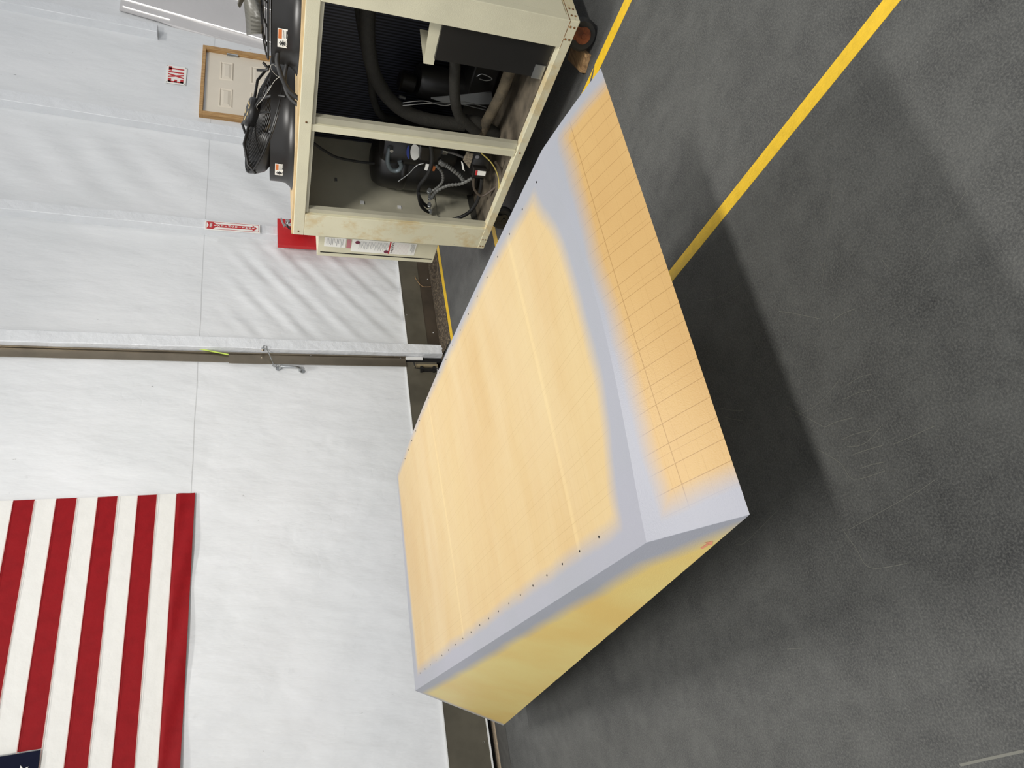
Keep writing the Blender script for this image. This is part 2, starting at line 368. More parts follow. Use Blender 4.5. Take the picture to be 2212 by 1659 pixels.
tag(MB().box((3.0, 4.84, 0), (9.5, 4.915, 0.0013)).build('floor_line', M_YEL), 'yellow painted line parallel to the wall beside the dirt gutter', 'floor marking')

# --- wall_back : white fabric right of the sliding door
def fabric_sheet(x0, x1, z0, z1, y, fn, nx, nz):
    mb = MB(); g = [[mb.bm.verts.new((x0 + (x1 - x0) * i / nx, y + fn(x0 + (x1 - x0) * i / nx, z0 + (z1 - z0) * j / nz), z0 + (z1 - z0) * j / nz)) for j in range(nz + 1)] for i in range(nx + 1)]
    for i in range(nx):
        for j in range(nz): mb.bm.faces.new((g[i][j], g[i + 1][j], g[i + 1][j + 1], g[i][j + 1]))
    return mb
def sm(a, b, x):
    t = max(0, min(1, (x - a) / (b - a))); return t * t * (3 - 2 * t)
def folds(x, z):
    f = 0
    # slack diagonal folds between the posts, low on the wall
    wgt = sm(3.35, 3.6, x) * (1 - sm(4.45, 4.65, x)) * (1 - sm(1.6, 2.1, z))
    q = (x * 0.62 - z * 0.78)
    f += wgt * 0.0045 * (math.sin(q * 30 + 2.5 * math.sin(z * 2.1)) + 0.5 * math.sin(q * 53 + x * 3))
    wg2 = sm(4.8, 5.1, x) * (1 - sm(5.6, 5.9, x)); f += wg2 * 0.006 * math.sin(q * 16 + math.sin(z * 3))
    f += 0.006 * math.sin(x * 2.1 + z * 0.7) * math.sin(z * 1.7)
    return f - 0.006
dimples = [(3.87, 2.19), (4.05, 2.35), (3.93, 1.93), (2.35, 1.0), (1.15, 1.85), (1.5, 2.6), (1.0, 0.9), (0.6, 1.5), (1.45, 1.15), (2.6, 1.6), (2.4, 1.1), (2.28, 2.0), (1.62, 1.4)]
def folds2(x, z):
    f = 0.004 * math.sin(x * 1.7 + z * 1.1) * math.sin(z * 1.3 + 0.4) + 0.0028 * math.sin((x + z) * 9 + math.sin(x * 4)) * sm(0.3, 0.9, z) * (1 - sm(2.4, 3, z))
    for dx, dz in dimples:
        r2 = ((x - dx) ** 2 + (z - dz) ** 2); 
        if r2 < 0.12:
            a = math.atan2(z - dz, x - dx); f += 0.006 * math.exp(-math.sqrt(r2) / 0.05) + 0.002 * math.cos(5 * a) * math.exp(-math.sqrt(r2) / 0.08)
    return f
WB = root('wall_back', (6, YW, 0))
part(fabric_sheet(3.22, 10.5, 0.30, 5.2, YW, folds, 300, 180), 'fabric_lining', M_FAB, WB, smooth=True)
DR = root('door_2', (0.5, YW, 0))
part(fabric_sheet(-4.5, 3.24, 0.345, 5.2, YW - 0.004, folds2, 300, 180), 'fabric_panel', M_FAB, DR, smooth=True)
# dark skirt of the sliding door, its white bottom edge and the gap below
part(MB().prism([(-4.5, 5.285, 0.405), (3.218, 5.285, 0.352), (3.218, 5.285, 0.055), (-4.5, 5.285, 0.055)], (0, 0.02, 0)), 'skirt_panel', M_KICK, DR)
part(MB().box((-4.5, 5.278, 0.052), (3.16, 5.30, 0.064)), 'bottom_edge', M_WHITE, DR)
part(MB().prism([(-4.5, 5.282, 0.411), (3.165, 5.282, 0.358), (3.165, 5.282, 0.350), (-4.5, 5.282, 0.403)], (0, 0.01, 0)), 'skirt_edge', M_WHITE, DR)
for x, z in ((0.0, 0.375), (0.0, 0.10), (2.86, 0.12), (1.4, 0.37)):
    part(MB().lathe([(0, -0.004), (0.006, -0.002), (0.006, 0.002)], (x, 5.283, z), (0, -1, 0), 10), 'rivet', M_WHITE, DR)
# right of the post: skirt
SK = root('trim_1', (6, 5.28, 0))
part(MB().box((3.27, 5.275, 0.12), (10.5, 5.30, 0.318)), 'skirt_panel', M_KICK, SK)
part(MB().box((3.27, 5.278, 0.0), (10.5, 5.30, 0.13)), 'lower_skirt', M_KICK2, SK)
part(MB().box((3.27, 5.270, 0.313), (10.5, 5.29, 0.320)), 'skirt_edge', M_WHITE, SK)
for x, z in ((3.75, 0.29), (3.55, 0.05), (4.2, 0.03)):
    part(MB().lathe([(0, -0.003), (0.005, -0.002), (0.005, 0.002)], (x, 5.274, z), (0, -1, 0), 10), 'rivet', M_WHITE, SK)
struct(MB().box((-4.5, 5.03, 0.0), (3.2, 5.262, 0.004)).build('trim_2', M_SILL))
tag(MB().box((-4.5, 5.268, 0.0), (3.16, 5.36, 0.006)).build('ground_strip', M_TAN), 'strip of tan ground showing under the sliding door', 'ground')
struct(MB().box((-4.5, 5.36, 0.0), (3.2, 5.37, 0.30)).build('trim_3', M_BLACKV))

# wrapped posts (boxed frame legs under the fabric)
def post(n, xt0, xt1, xb0, xb1, zt, zb, yf=5.2):
    mb = MB(); N = 40; rings = []
    for i in range(N + 1):
        t = i / N; z = zb + (zt - zb) * t; a = xb0 + (xt0 - xb0) * t; b = xb1 + (xt1 - xb1) * t
        wv = 0.004 * math.sin(z * 7 + n) + 0.003 * math.sin(z * 17 + 2 * n)
        rings.append([mb.bm.verts.new(p) for p in ((a + wv * .5, yf + 0.004, z), (a + 0.004 + wv * .5, yf + wv * .4, z), (b - 0.004, yf - wv * 0.3, z), (b, yf + 0.004, z), (b, YW + 0.01, z), (a + wv * 0.6, YW + 0.01, z))])
    for r, q in zip(rings[:-1], rings[1:]):
        for k in range(6): mb.bm.faces.new((r[k], r[(k + 1) % 6], q[(k + 1) % 6], q[k]))
    mb.bm.faces.new(rings[0]); mb.bm.faces.new(rings[-1])
    return struct(mb.build('trim_%d' % (n + 3), M_FABP))
post(1, 3.316, 3.426, 3.264, 3.363, 3.504, 0.0); post(4, 3.35, 3.46, 3.316, 3.426, 5.1, 3.5)
post(2, 4.69, 4.80, 4.535, 4.64, 5.1, 0.0)
post(3, 6.05, 6.19, 5.74, 5.88, 5.1, 0.0)
post(5, 7.45, 7.60, 7.33, 7.46, 5.1, 2.68)

# metal seal strip between post and sliding door
TR = root('trim_9', (3.2, 5.28, 0))
def strip(x0, x1, w0, w1, z0, z1, y):
    return MB().prism([(x0, y, z0), (x0 + w0, y, z0), (x1 + w1, y, z1), (x1, y, z1)], (0, -0.006, 0))
part(strip(3.16, 3.178, 0.098, 0.092, 0.352, 1.872, 5.272), 'lower_strip', M_TRACK, TR)
part(strip(3.190, 3.25, 0.085, 0.092, 1.872, 5.0, 5.278), 'upper_strip', M_TRACK, TR)
part(strip(3.252, 3.268, 0.012, 0.012, 0.352, 1.872, 5.262), 'folded_edge', M_TRACK, TR)
part(strip(3.268, 3.335, 0.012, 0.012, 1.872, 5.0, 5.262), 'folded_edge', M_TRACK, TR)
for z in (1.84, 1.2, 0.40, 1.95, 2.35, 3.0): part(MB().lathe([(0, 0.004), (0.006, 0.002), (0.006, 0)], (3.245 + 0.03 * (z - 0.35) / 1.5, 5.262, z), (0, -1, 0), 10), 'rivet', M_STEEL, TR)
tag(MB().tube([(3.325, 5.24, 2.38), (3.30, 5.245, 2.1), (3.255, 5.255, 1.875)], 0.006, 6).build('strap', M_LIME), 'thin lime green strap along the metal strip of the sliding door', 'strap')

# door handle and hook on the sliding door
H = MB(); H.tube(spline([(3.140, 5.285, 1.46), (3.140, 5.25, 1.455), (3.130, 5.235, 1.43), (3.125, 5.235, 1.34), (3.12, 5.25, 1.30), (3.115, 5.285, 1.295)], 5), 0.012, 10)
hd = part(H, 'handle', M_STEEL, DR, smooth=True)
part(MB().lathe([(0, 0.004), (0.022, 0.004), (0.022, 0)], (3.14, 5.292, 1.475), (0, -1, 0), 14), 'handle_plate', M_STEEL, DR)
part(MB().lathe([(0, 0.004), (0.020, 0.004), (0.020, 0)], (3.115, 5.292, 1.275), (0, -1, 0), 14), 'handle_plate', M_STEEL, DR)
HK = thing('door_hook', 'steel hook rod with ring joining white post to the sliding door', 'hook', (3.25, 5.2, 1.50))
part(MB().tube(spline([(3.285, 5.19, 1.60), (3.27, 5.20, 1.565), (3.20, 5.24, 1.53), (3.165, 5.27, 1.512)], 5), 0.004, 8), 'rod', M_STEEL, HK, smooth=True)
part(MB().lathe([(0, 0.006), (0.014, 0.006), (0.014, -0.02)], (3.285, 5.20, 1.60), (0, -1, 0), 12), 'eye_plate', M_CHROME, HK)
rg = MB(); rg.tube([(3.29 + 0.016 * math.cos(a), 5.185, 1.585 + 0.016 * math.sin(a)) for a in [k * PI / 8 for k in range(16)]], 0.003, 6, closed=True); part(rg, 'ring', M_CHROME, HK, smooth=True)
rg = MB(); rg.tube([(3.16 + 0.014 * math.cos(a), 5.272, 1.505 + 0.014 * math.sin(a)) for a in [k * PI / 8 for k in range(16)]], 0.0035, 6, closed=True); part(rg, 'ring', M_STEEL, HK, smooth=True)
# bolt at the foot of the door
LB = thing('floor_bolt', 'black sliding bolt at the foot of the white door', 'bolt', (3.16, 5.24, 0.05))
part(MB().tube(spline([(3.185, 5.235, 0.285), (3.14, 5.235, 0.278), (3.125, 5.238, 0.26), (3.128, 5.24, 0.05)], 5), 0.006, 8), 'rod', M_BLACK, LB, smooth=True)
part(MB().box((3.105, 5.245, 0.205), (3.155, 5.285, 0.225)), 'bracket', M_BLACK, LB); part(MB().box((3.105, 5.245, 0.085), (3.155, 5.285, 0.105)), 'bracket', M_BLACK, LB)
part(MB().box((3.115, 5.272, 0.07), (3.145, 5.285, 0.20)), 'plate', M_BLACK, LB)
part(MB().box((3.160, 5.262, 0.055), (3.182, 5.284, 0.275)), 'guide_bar', mat('dull_brass_bar', (170, 156, 126), 0.35, metal=0.4), LB)
struct(MB().box((3.232, 5.262, 0.19), (3.262, 5.275, 0.352)).build('trim_10', M_WHITE))

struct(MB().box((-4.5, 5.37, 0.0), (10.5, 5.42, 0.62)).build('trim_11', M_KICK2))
struct(MB().box((3.218, 5.286, 0.0), (3.275, 5.30, 0.36)).build('trim_12', M_BLACKV))

# --- entrance door
D1 = root('door_1', (6.74, 5.27, 0))
dx0, dx1, zt = 6.235, 7.245, 2.19
jl0, jr0 = 6.175, 7.245
part(MB().box((6.175, 5.245, zt), (7.30, 5.33, zt + 0.035)), 'frame_head', M_OAK, D1, bevel=0.003)
part(MB().box((7.245, 5.245, 0), (7.30, 5.33, zt)), 'frame_jamb', M_OAK, D1, bevel=0.003)
part(MB().box((6.175, 5.245, 0), (6.235, 5.33, zt)), 'frame_jamb', M_OAK, D1, bevel=0.003)
part(MB().box((6.235, 5.31, zt - 0.022), (7.245, 5.325, zt)), 'head_gap', M_BLACKV, D1)
slab = MB(); slab.box((6.237, 5.285, 0.01), (7.243, 5.325, zt - 0.022))
SL = part(slab, 'door_slab', M_DOOR, D1, bevel=0.002)
pxs = ((6.37, 6.67), (6.81, 7.11)); pz = ((1.905, 2.045), (1.22, 1.73), (0.25, 0.95))
for a, b in pxs:
    for c, d in pz:
        mb = MB(); y = 5.285
        e = 0.012; 
        def frame(x0, x1, z0, z1, X0, X1, Z0, Z1, y0, y1):
            o4 = [(x0, y0, z0), (x1, y0, z0), (x1, y0, z1), (x0, y0, z1)]; i4 = [(X0, y1, Z0), (X1, y1, Z0), (X1, y1, Z1), (X0, y1, Z1)]
            for k in range(4): mb.poly([o4[k], o4[(k + 1) % 4], i4[(k + 1) % 4], i4[k]])
        frame(a, b, c, d, a + .012, b - .012, c + .012, d - .012, y, y - 0.009)
        frame(a + .012, b - .012, c + .012, d - .012, a + .022, b - .022, c + .022, d - .022, y - 0.009, y - 0.001)
        frame(a + .022, b - .022, c + .022, d - .022, a + .05, b - .05, c + .05, d - .05, y - 0.001, y - 0.010)
        mb.poly([(a + .05, y - .010, c + .05), (b - .05, y - .010, c + .05), (b - .05, y - .010, d - .05), (a + .05, y - .010, d - .05)])
        part(mb, 'raised_panel', M_DOOR, D1)
part(MB().box((7.222, 5.272, 1.86), (7.262, 5.286, 1.98)).tube([(7.245, 5.268, 1.86), (7.245, 5.268, 1.98)], 0.008), 'hinge', M_STEEL, D1)

# plastic curtain with daylight gaps at the far right of the wall
PC = root('door_3', (8.6, 5.25, 0))
M_CURT = mat('grey_plastic_curtain', (206, 203, 202), 0.38, var=0.05, scale=3, bump=0.01, bscale=4)
part(MB().prism([(7.36, 5.29, 1.0), (7.50, 5.29, 1.95), (7.58, 5.29, 2.5), (7.62, 5.27, 2.68), (7.70, 5.27, 3.08), (10.2, 5.27, 3.08), (10.2, 5.27, 0.0), (7.3, 5.29, 0.0)], (0, 0.01, 0)), 'curtain_sheet', M_CURT, PC)
def gapline(pts, wd, nm='daylight_gap'):
    mb = MB()
    for (x0, z0), (x1, z1) in zip(pts[:-1], pts[1:]):
        mb.prism([(x0, 5.262, z0), (x0 + wd, 5.262, z0), (x1 + wd, 5.262, z1), (x1, 5.262, z1)], (0, 0.004, 0))
    part(mb, nm, M_GAP, PC)
gapline([(7.895, 3.08), (7.68, 2.03), (7.64, 1.8), (7.53, 1.39), (7.45, 1.0)], 0.013)
gapline([(8.60, 3.08), (8.29, 1.955), (8.24, 1.72), (8.1, 1.2)], 0.015)
gapline([(7.76, 3.05), (7.74, 2.97), (7.69, 2.72), (7.665, 2.58)], 0.008)

# ================================================================= FLAG
FG = thing('flag', 'large American flag hanging on the white door, stripes running sideways', 'flag', (0.6, 5.27, 2.08))
XR = 2.03; XL = -0.80; ZB = 2.083; SH = 0.1285; NZ = 13
def fy(x, z):
    r = 0.006 * math.sin(x * 5 + z * 3) * 0.4
    if z < ZB + SH:                     # the lowest stripe curls
        r += 0.010 * (math.sin((x * 8) + (z - ZB) * 38) * 0.5 + 0.5)
    return 5.281 - r
def fx(x, z): return x + (0.012 * (z - ZB) if x > 0.3 else 0)
def fz(x, z): return z + 0.010 * (XR - x) * 0.45
for k in range(NZ):
    z0, z1 = ZB + k * SH, ZB + (k + 1) * SH; x0 = XL
    if k >= 6: x0 = 0.42
    mb = MB(); nx = 90; nz = 8
    yo = -0.003 if k % 2 else 0
    g = [[mb.bm.verts.new((fx(x0 + (XR - x0) * i / nx, z0), fy(x0 + (XR - x0) * i / nx, z0 + (z1 - z0) * j / nz) , fz(x0 + (XR - x0) * i / nx, z0 + (z1 - z0) * j / nz))) for j in range(nz + 1)] for i in range(nx + 1)]
    for i in range(nx):
        for j in range(nz): mb.bm.faces.new((g[i][j], g[i + 1][j], g[i + 1][j + 1], g[i][j + 1]))
    part(mb, 'red_stripe' if k % 2 == 0 else 'white_stripe', M_NYR if k % 2 == 0 else M_NYW, FG, smooth=True)
    if k < 12: part(MB().prism([(x0, 5.2745, fz(x0, z1) - 0.002), (XR, 5.2745, z1 - 0.002), (XR, 5.2745, z1 + 0.002), (x0, 5.2745, fz(x0, z1) + 0.002)], (0, -0.001, 0)), 'seam', M_THREAD, FG)
CT = part(MB().box((XL, 5.262, ZB + 6 * SH + 0.012), (0.42, 5.268, ZB + 13 * SH)), 'canton', M_NYB, FG)
def star(cx, cz, r):
    pts = []
    for i in range(10):
        a = PI / 2 + i * PI / 5; q = r if i % 2 == 0 else r * 0.40
        pts.append((cx + q * math.cos(a), 5.259, cz + q * math.sin(a)))
    return MB().prism(pts, (0, 0.003, 0))
cw = (0.42 - XL); chh = 7 * SH
for row in range(9):
    nst = 6 if row % 2 == 0 else 5
    for q in range(nst):
        cx = 0.42 - cw * ((2 * q + (1 if row % 2 == 0 else 2)) / 12.0) ; cz = ZB + 6 * SH + chh * (row + 1) / 10
        if cx > -0.1 or row < 3: part(star(cx, cz, 0.038), 'star', M_NYW, FG)

# ================================================================= SIGNS
EX = thing('exit_sign', 'white rectangular sign with red letters EXIT above the door', 'sign', (6.77, 5.29, 2.37))
EXb = part(MB().box((6.632, 5.282, 2.37), (6.918, 5.288, 2.565)), 'sign_plate', M_SIGN, EX, bevel=0.002)
mbl = MB(); yf = 5.2795
def bx(x0, x1, z0, z1, mb): mb.box((x0, yf, z0), (x1, yf + 0.004, z1))
zb, zt2 = 2.395, 2.543
def L_E(mb, x, w_):
    bx(x, x + 0.018, zb, zt2, mb); bx(x, x + w_, zt2 - 0.030, zt2, mb); bx(x, x + w_, zb, zb + 0.030, mb); bx(x, x + w_ * 0.8, (zb + zt2) / 2 - 0.013, (zb + zt2) / 2 + 0.013, mb)
E1 = MB(); L_E(E1, 6.650, 0.056); part(E1, 'letter', M_REDS, EX)
X1 = MB(); X1.prism([(6.722, yf, zb), (6.742, yf, zb), (6.786, yf, zt2), (6.766, yf, zt2)], (0, 0.004, 0)); X1.prism([(6.766, yf - .0004, zb), (6.786, yf - .0004, zb), (6.742, yf - .0004, zt2), (6.722, yf - .0004, zt2)], (0, 0.004, 0)); part(X1, 'letter', M_REDS, EX)
I1 = MB(); bx(6.802, 6.820, zb, zt2, I1); part(I1, 'letter', M_REDS, EX)
T1 = MB(); bx(6.836, 6.900, zt2 - 0.030, zt2, T1); bx(6.859, 6.877, zb, zt2, T1); part(T1, 'letter', M_REDS, EX)
for x, z in ((6.643, 2.38), (6.907, 2.38), (6.643, 2.555), (6.907, 2.555)): part(MB().lathe([(0, 0.003), (0.004, 0.002), (0.004, 0)], (x, 5.282, z), (0, -1, 0), 8), 'screw', M_BLACK, EX)

FS = thing('extinguisher_sign', 'narrow upright white sign with red arrow FIRE EXTINGUISHER on a post', 'sign', (4.615, 5.185, 1.625))
sx0, sx1, sz0, sz1 = 4.560, 4.668, 1.625, 2.105; ys = 5.176
part(MB().box((sx0, ys, sz0), (sx1, ys + 0.006, sz1)), 'sign_plate', M_SIGN, FS, bevel=0.002)
def rrect(x0, x1, z0, z1, r, y, n=6):
    P = []
    for cx, cz, a0 in ((x1 - r, z1 - r, 0), (x0 + r, z1 - r, PI / 2), (x0 + r, z0 + r, PI), (x1 - r, z0 + r, 3 * PI / 2)):
        for k in range(n + 1): P.append((cx + r * math.cos(a0 + k * PI / 2 / n), y, cz + r * math.sin(a0 + k * PI / 2 / n)))
    return P
o_ = rrect(sx0 + .010, sx1 - .010, sz0 + .010, sz1 - .010, .014, ys - .001); i_ = rrect(sx0 + .0145, sx1 - .0145, sz0 + .0145, sz1 - .0145, .0105, ys - .001)
mb = MB()
for k in range(len(o_)): mb.poly([o_[k], o_[(k + 1) % len(o_)], i_[(k + 1) % len(o_)], i_[k]])
part(mb, 'border', M_REDS, FS)
cx = (sx0 + sx1) / 2
yk = ys - .0012
part(MB().prism([(cx - .040, yk, 2.088), (cx, yk, 2.070), (cx + .040, yk, 2.088), (cx + .040, yk, 2.034), (cx + .018, yk, 2.010), (cx + .018, yk, 1.692),
                 (cx + .036, yk, 1.692), (cx, yk, 1.650), (cx - .036, yk, 1.692), (cx - .018, yk, 1.692), (cx - .018, yk, 2.010), (cx - .040, yk, 2.034)], (0, .001, 0)), 'arrow', M_REDS, FS)
text_mesh('FIRE', 0.030, 'lettering', M_SIGN, FS, (cx, ys - .0030, 2.051), (1, 0, 0), (0, 0, 1), bold=0.0006, sx=1.05)
for k, ch in enumerate('EXTINGUISHER'): text_mesh(ch, 0.030, 'lettering', M_SIGN, FS, (cx, ys - .0030, 2.014 - k * 0.0301), (1, 0, 0), (0, 0, 1), bold=0.0006)

BD = tag(MB().box((4.42, 5.155, 0.55), (4.747, 5.199, 1.47)).build('mounting_board', M_RED, bevel=0.002), 'red painted board on the wall behind the cabinet corner', 'board')
FE = thing('fire_extinguisher', 'red fire extinguisher with chrome valve hanging on the red board', 'fire extinguisher', (4.60, 5.05, 0.85))
ec = (4.60, 5.07)
part(MB().lathe([(0, 0.88), (0.065, 0.88), (0.072, 0.90), (0.072, 1.27), (0.065, 1.31), (0.04, 1.34), (0.022, 1.35), (0, 1.35)], (ec[0], ec[1], 0), (0, 0, 1), 28), 'cylinder', M_REDC, FE, smooth=True)
part(MB().lathe([(0.0726, 1.02), (0.0735, 1.03), (0.0735, 1.22), (0.0726, 1.23)], (ec[0], ec[1], 0), (0, 0, 1), 28), 'label', M_SIGN, FE, smooth=True)
part(MB().lathe([(0.074, 1.19), (0.0745, 1.195), (0.0745, 1.215), (0.074, 1.22)], (ec[0], ec[1], 0), (0, 0, 1), 28), 'label_band', M_BLUE, FE, smooth=True)
part(MB().lathe([(0, 1.34), (0.018, 1.34), (0.020, 1.36), (0.016, 1.38), (0.018, 1.40), (0, 1.405)], (ec[0], ec[1], 0), (0, 0, 1), 16), 'valve', M_CHROME, FE, smooth=True)
part(MB().prism([(4.56, 5.06, 1.415), (4.66, 5.05, 1.445), (4.665, 5.05, 1.435), (4.57, 5.06, 1.400)], (0, 0.02, 0)), 'handle', M_CHROME, FE, bevel=0.003)
part(MB().prism([(4.56, 5.06, 1.395), (4.65, 5.05, 1.400), (4.65, 5.05, 1.390), (4.57, 5.06, 1.383)], (0, 0.02, 0)), 'handle', M_CHROME, FE, bevel=0.003)
part(MB().lathe([(0, 0.012), (0.018, 0.010), (0.018, 0)], (ec[0] + 0.02, ec[1] - 0.02, 1.375), (0, -1, 0), 16), 'gauge', M_STEEL, FE, smooth=True)
part(MB().tube(spline([(4.585, 5.06, 1.385), (4.54, 5.05, 1.37), (4.515, 5.05, 1.30), (4.52, 5.06, 1.10)], 6), 0.008, 8), 'discharge_hose', M_RUBBER, FE, smooth=True)
part(MB().tube([(4.545, 5.045, 1.415), (4.525, 5.04, 1.38)], 0.005, 6), 'pull_tag', M_REDS, FE)

part(MB().box((4.57, 5.13, 1.28), (4.63, 5.156, 1.34)).box((4.585, 5.09, 1.325), (4.615, 5.14, 1.335)), 'wall_bracket', M_STEEL, FE)

# ================================================================= FOAM BLOCK
FB = thing('foam_block', 'large wedge-shaped yellow foam block with grey sprayed edges on a low stand', 'foam block', (0.95, 2.8, 0.18))
import math as _m
def xl(v): return 0.3245 - 0.0075 * v
def xr(v): return 1.5485 + 0.0345 * v
def yc(u): return 1.2930 - 0.006 * u - 0.062 * max(0, math.sin(PI * u)) ** 1.25
def ye(u): return 4.06 - 0.08 * u
def P_top(u, v):
    y = yc(u) + (ye(u) - yc(u)) * v; x = xl(v) + (xr(v) - xl(v)) * u
    return Vector((x, y, 0.80 + 0.024 * u ** 1.5 * math.sin(PI * v) - 0.004 * math.sin(PI * u) * (1 - v)))
LG, LA = Vector((0.2937, 1.033, 0.72)), Vector((1.576, 1.005, 0.72))
LF, LR = Vector((0.070, 4.50, 0.182)), Vector((1.82, 4.44, 0.182))
def P_side(u, s): # s 0 at crease, 1 at lower edge
    a = P_top(u, 0); b = LG.lerp(LA, u); p = a.lerp(b, s); p.z += 0.003 * math.sin(PI * s); return p
def P_far(u, s): a = P_top(u, 1); b = LF.lerp(LR, u); return a.lerp(b, s)
def smax(*a): return max(a)
def msk_top(p):
    xrr = 1.47 + 0.05 * sm(1.3, 1.9, p.y) + 0.04 * sm(1.9, 3.2, p.y)
    u = (p.x - 0.32) / 1.24
    return smax(0.400 - p.x, p.x - xrr, yc(max(0, min(1, u))) + 0.078 + 0.03 * (1 - sm(0.4, 0.8, p.x)) + 0.04 * sm(1.2, 1.45, p.x) - p.y, p.y - 3.945)
def msk_side(p): return smax(p.y - 1.198 - 0.02 * (1 - sm(0.4, 0.8, p.x)), 0.372 - p.x, p.x - 1.515)
def msk_end(p):
    # distance from top edge, near upper edge and the far slanting edge
    d_top = p.z - (0.748 if p.y > 1.4 else 0.70 + 0.048 * (p.y - 1.03) / 0.37)
    e0, e1 = Vector((4.06, 0.80)), Vector((4.50, 0.182)); d = (e1 - e0).normalized(); q = Vector((p.y, p.z)) - e0
    side = q.x * d.y - q.y * d.x
    return smax(d_top * 1.3, -abs(side) + 0.028 if True else 0)
bm = bmesh.new(); uvp = bm.loops.layers.uv.new('pos'); uvm = bm.loops.layers.uv.new('mask'); uvf = bm.loops.layers.uv.new('face')
def patch(P, nu, nv, posf, mskf, face):
    pts = [[P(i / nu, j / nv) for j in range(nv + 1)] for i in range(nu + 1)]
    vs = [[bm.verts.new(p) for p in r] for r in pts]
    for i in range(nu):
        for j in range(nv):
            q = [(i, j), (i + 1, j), (i + 1, j + 1), (i, j + 1)]
            f = bm.faces.new([vs[a][b] for a, b in q])
            for lp, (a, b) in zip(f.loops, q):
                p = pts[a][b]; lp[uvp].uv = posf(p); lp[uvm].uv = (mskf(p), 0); lp[uvf].uv = face
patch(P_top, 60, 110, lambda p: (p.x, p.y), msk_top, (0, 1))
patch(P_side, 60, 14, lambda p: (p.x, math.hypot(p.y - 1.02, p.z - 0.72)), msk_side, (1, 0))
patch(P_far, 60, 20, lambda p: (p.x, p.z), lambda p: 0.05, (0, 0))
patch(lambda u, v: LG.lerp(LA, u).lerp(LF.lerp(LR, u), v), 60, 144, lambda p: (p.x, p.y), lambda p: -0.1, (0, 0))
def P_end(u0):
    # fan between the top profile and the bottom edge
    tops = [P_side(u0, 1 - k / 14) for k in range(14)] + [P_top(u0, k / 110) for k in range(110)] + [P_far(u0, k / 20) for k in range(21)]
    bots = [(LG.lerp(LF, k / 30) if u0 == 0 else LA.lerp(LR, k / 30)) for k in range(31)]
    def f(t, s):
        k = round(t * 144); q = t * 30
        bot = bots[0].lerp(bots[-1], t); return bot.lerp(tops[k], s)
    return f
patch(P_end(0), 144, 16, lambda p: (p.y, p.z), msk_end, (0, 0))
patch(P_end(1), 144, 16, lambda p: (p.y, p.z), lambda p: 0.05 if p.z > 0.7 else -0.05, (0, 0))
bmesh.ops.remove_doubles(bm, verts=bm.verts[:], dist=0.0006)
bmesh.ops.recalc_face_normals(bm, faces=bm.faces[:])
base = Vector(FB['_b'])
for v in bm.verts: v.co -= base
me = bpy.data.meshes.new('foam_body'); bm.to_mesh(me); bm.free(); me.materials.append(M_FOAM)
body = bpy.data.objects.new('foam_body', me); COL.objects.link(body); body.parent = FB
for p in me.polygons: p.use_smooth = True
me.set_sharp_from_angle(angle=math.radians(14))
bv = body.modifiers.new('b', 'BEVEL'); bv.width = 0.006; bv.segments = 3; bv.limit_method = 'ANGLE'; bv.angle_limit = math.radians(30)
# screw holes along both ends of the top
hole = None
def z_top(x, y):
    v = (y - 1.27) / 2.75; u = (x - 0.32) / 1.24
    return 0.80 + 0.024 * max(0, u) ** 1.5 * math.sin(PI * max(0, min(1, v))) - 0.004 * math.sin(PI * u) * (1 - v)
def hole_at(x, y):
    global hole
    z = z_top(x, y) + 0.0006
    if hole is None:
        mb = MB(); mb.bm = bmesh.new(); mb.lathe([(0, 0), (0.0034, 0), (0.0034, -0.004)], (0, 0, 0), (0, 0, 1), 12)
        me = bpy.data.meshes.new('screw_hole'); mb.bm.to_mesh(me); mb.bm.free(); me.materials.append(M_BLACKV)
        hole = bpy.data.objects.new('screw_hole', me); o = hole
    else: o = hole.copy()
    COL.objects.link(o); o.parent = FB; o.location = Vector((x, y, z)) - base
yy = 1.507 - 0.1266; y8s = []
for k in range(10): hole_at(0.404, 1.507 + 0.1266 * (k - 0 if k > 0 else 0))
for k in range(10, 19): hole_at(0.404 - 0.002 * (k - 9), 1.507 + 0.1266 * 9 + 0.137 * (k - 9))
for k in range(0, 19): hole_at(1.491 + 0.0055 * min(k, 10), 1.362 + 0.1266 * k)
# pencil ticks and red arrow on the end face
def xend(z): return 0.3245 - 0.385 * (0.80 - z) - 0.0018
M_PENCIL = mat('brown_pencil', (160, 130, 76), 0.8)
def tick(y, z, s=0.012):
    mt = MB(); q_ = [(0, -.5), (.15, .1), (-.15, .5)]
    P = [Vector((xend(z + b * s), y + a * s, z + b * s)) for a, b in q_]; n = Vector((0, 0.0014, 0))
    for p, q in zip(P[:-1], P[1:]): mt.poly([p - n, q - n, q + n, p + n])
    bmesh.ops.remove_doubles(mt.bm, verts=mt.bm.verts[:], dist=1e-5)
    part(mt, 'pencil_mark', M_PENCIL, FB)
for k in range(9): tick(2.10 + 0.66 * k / 8, 0.741 - 0.275 * k / 8, 0.013)
for k in range(8): tick(2.95 + 1.03 * k / 7, 0.704 - 0.421 * k / 7, 0.016)
ar = MB(); z0 = 0.7055
def pe(y, z): return (xend(z) - 0.0002, y, z)
ar.poly([pe(1.236, z0 - .0035), pe(1.236, z0 + .0015), pe(1.203, z0 + .0035), pe(1.203, z0 - .0015)]); ar.poly([pe(1.206, z0 - .008), pe(1.206, z0 + .010), pe(1.186, z0 + .002)])
part(ar, 'red_arrow_mark', mat('faded_red_marker', (214, 140, 110), 0.8), FB)
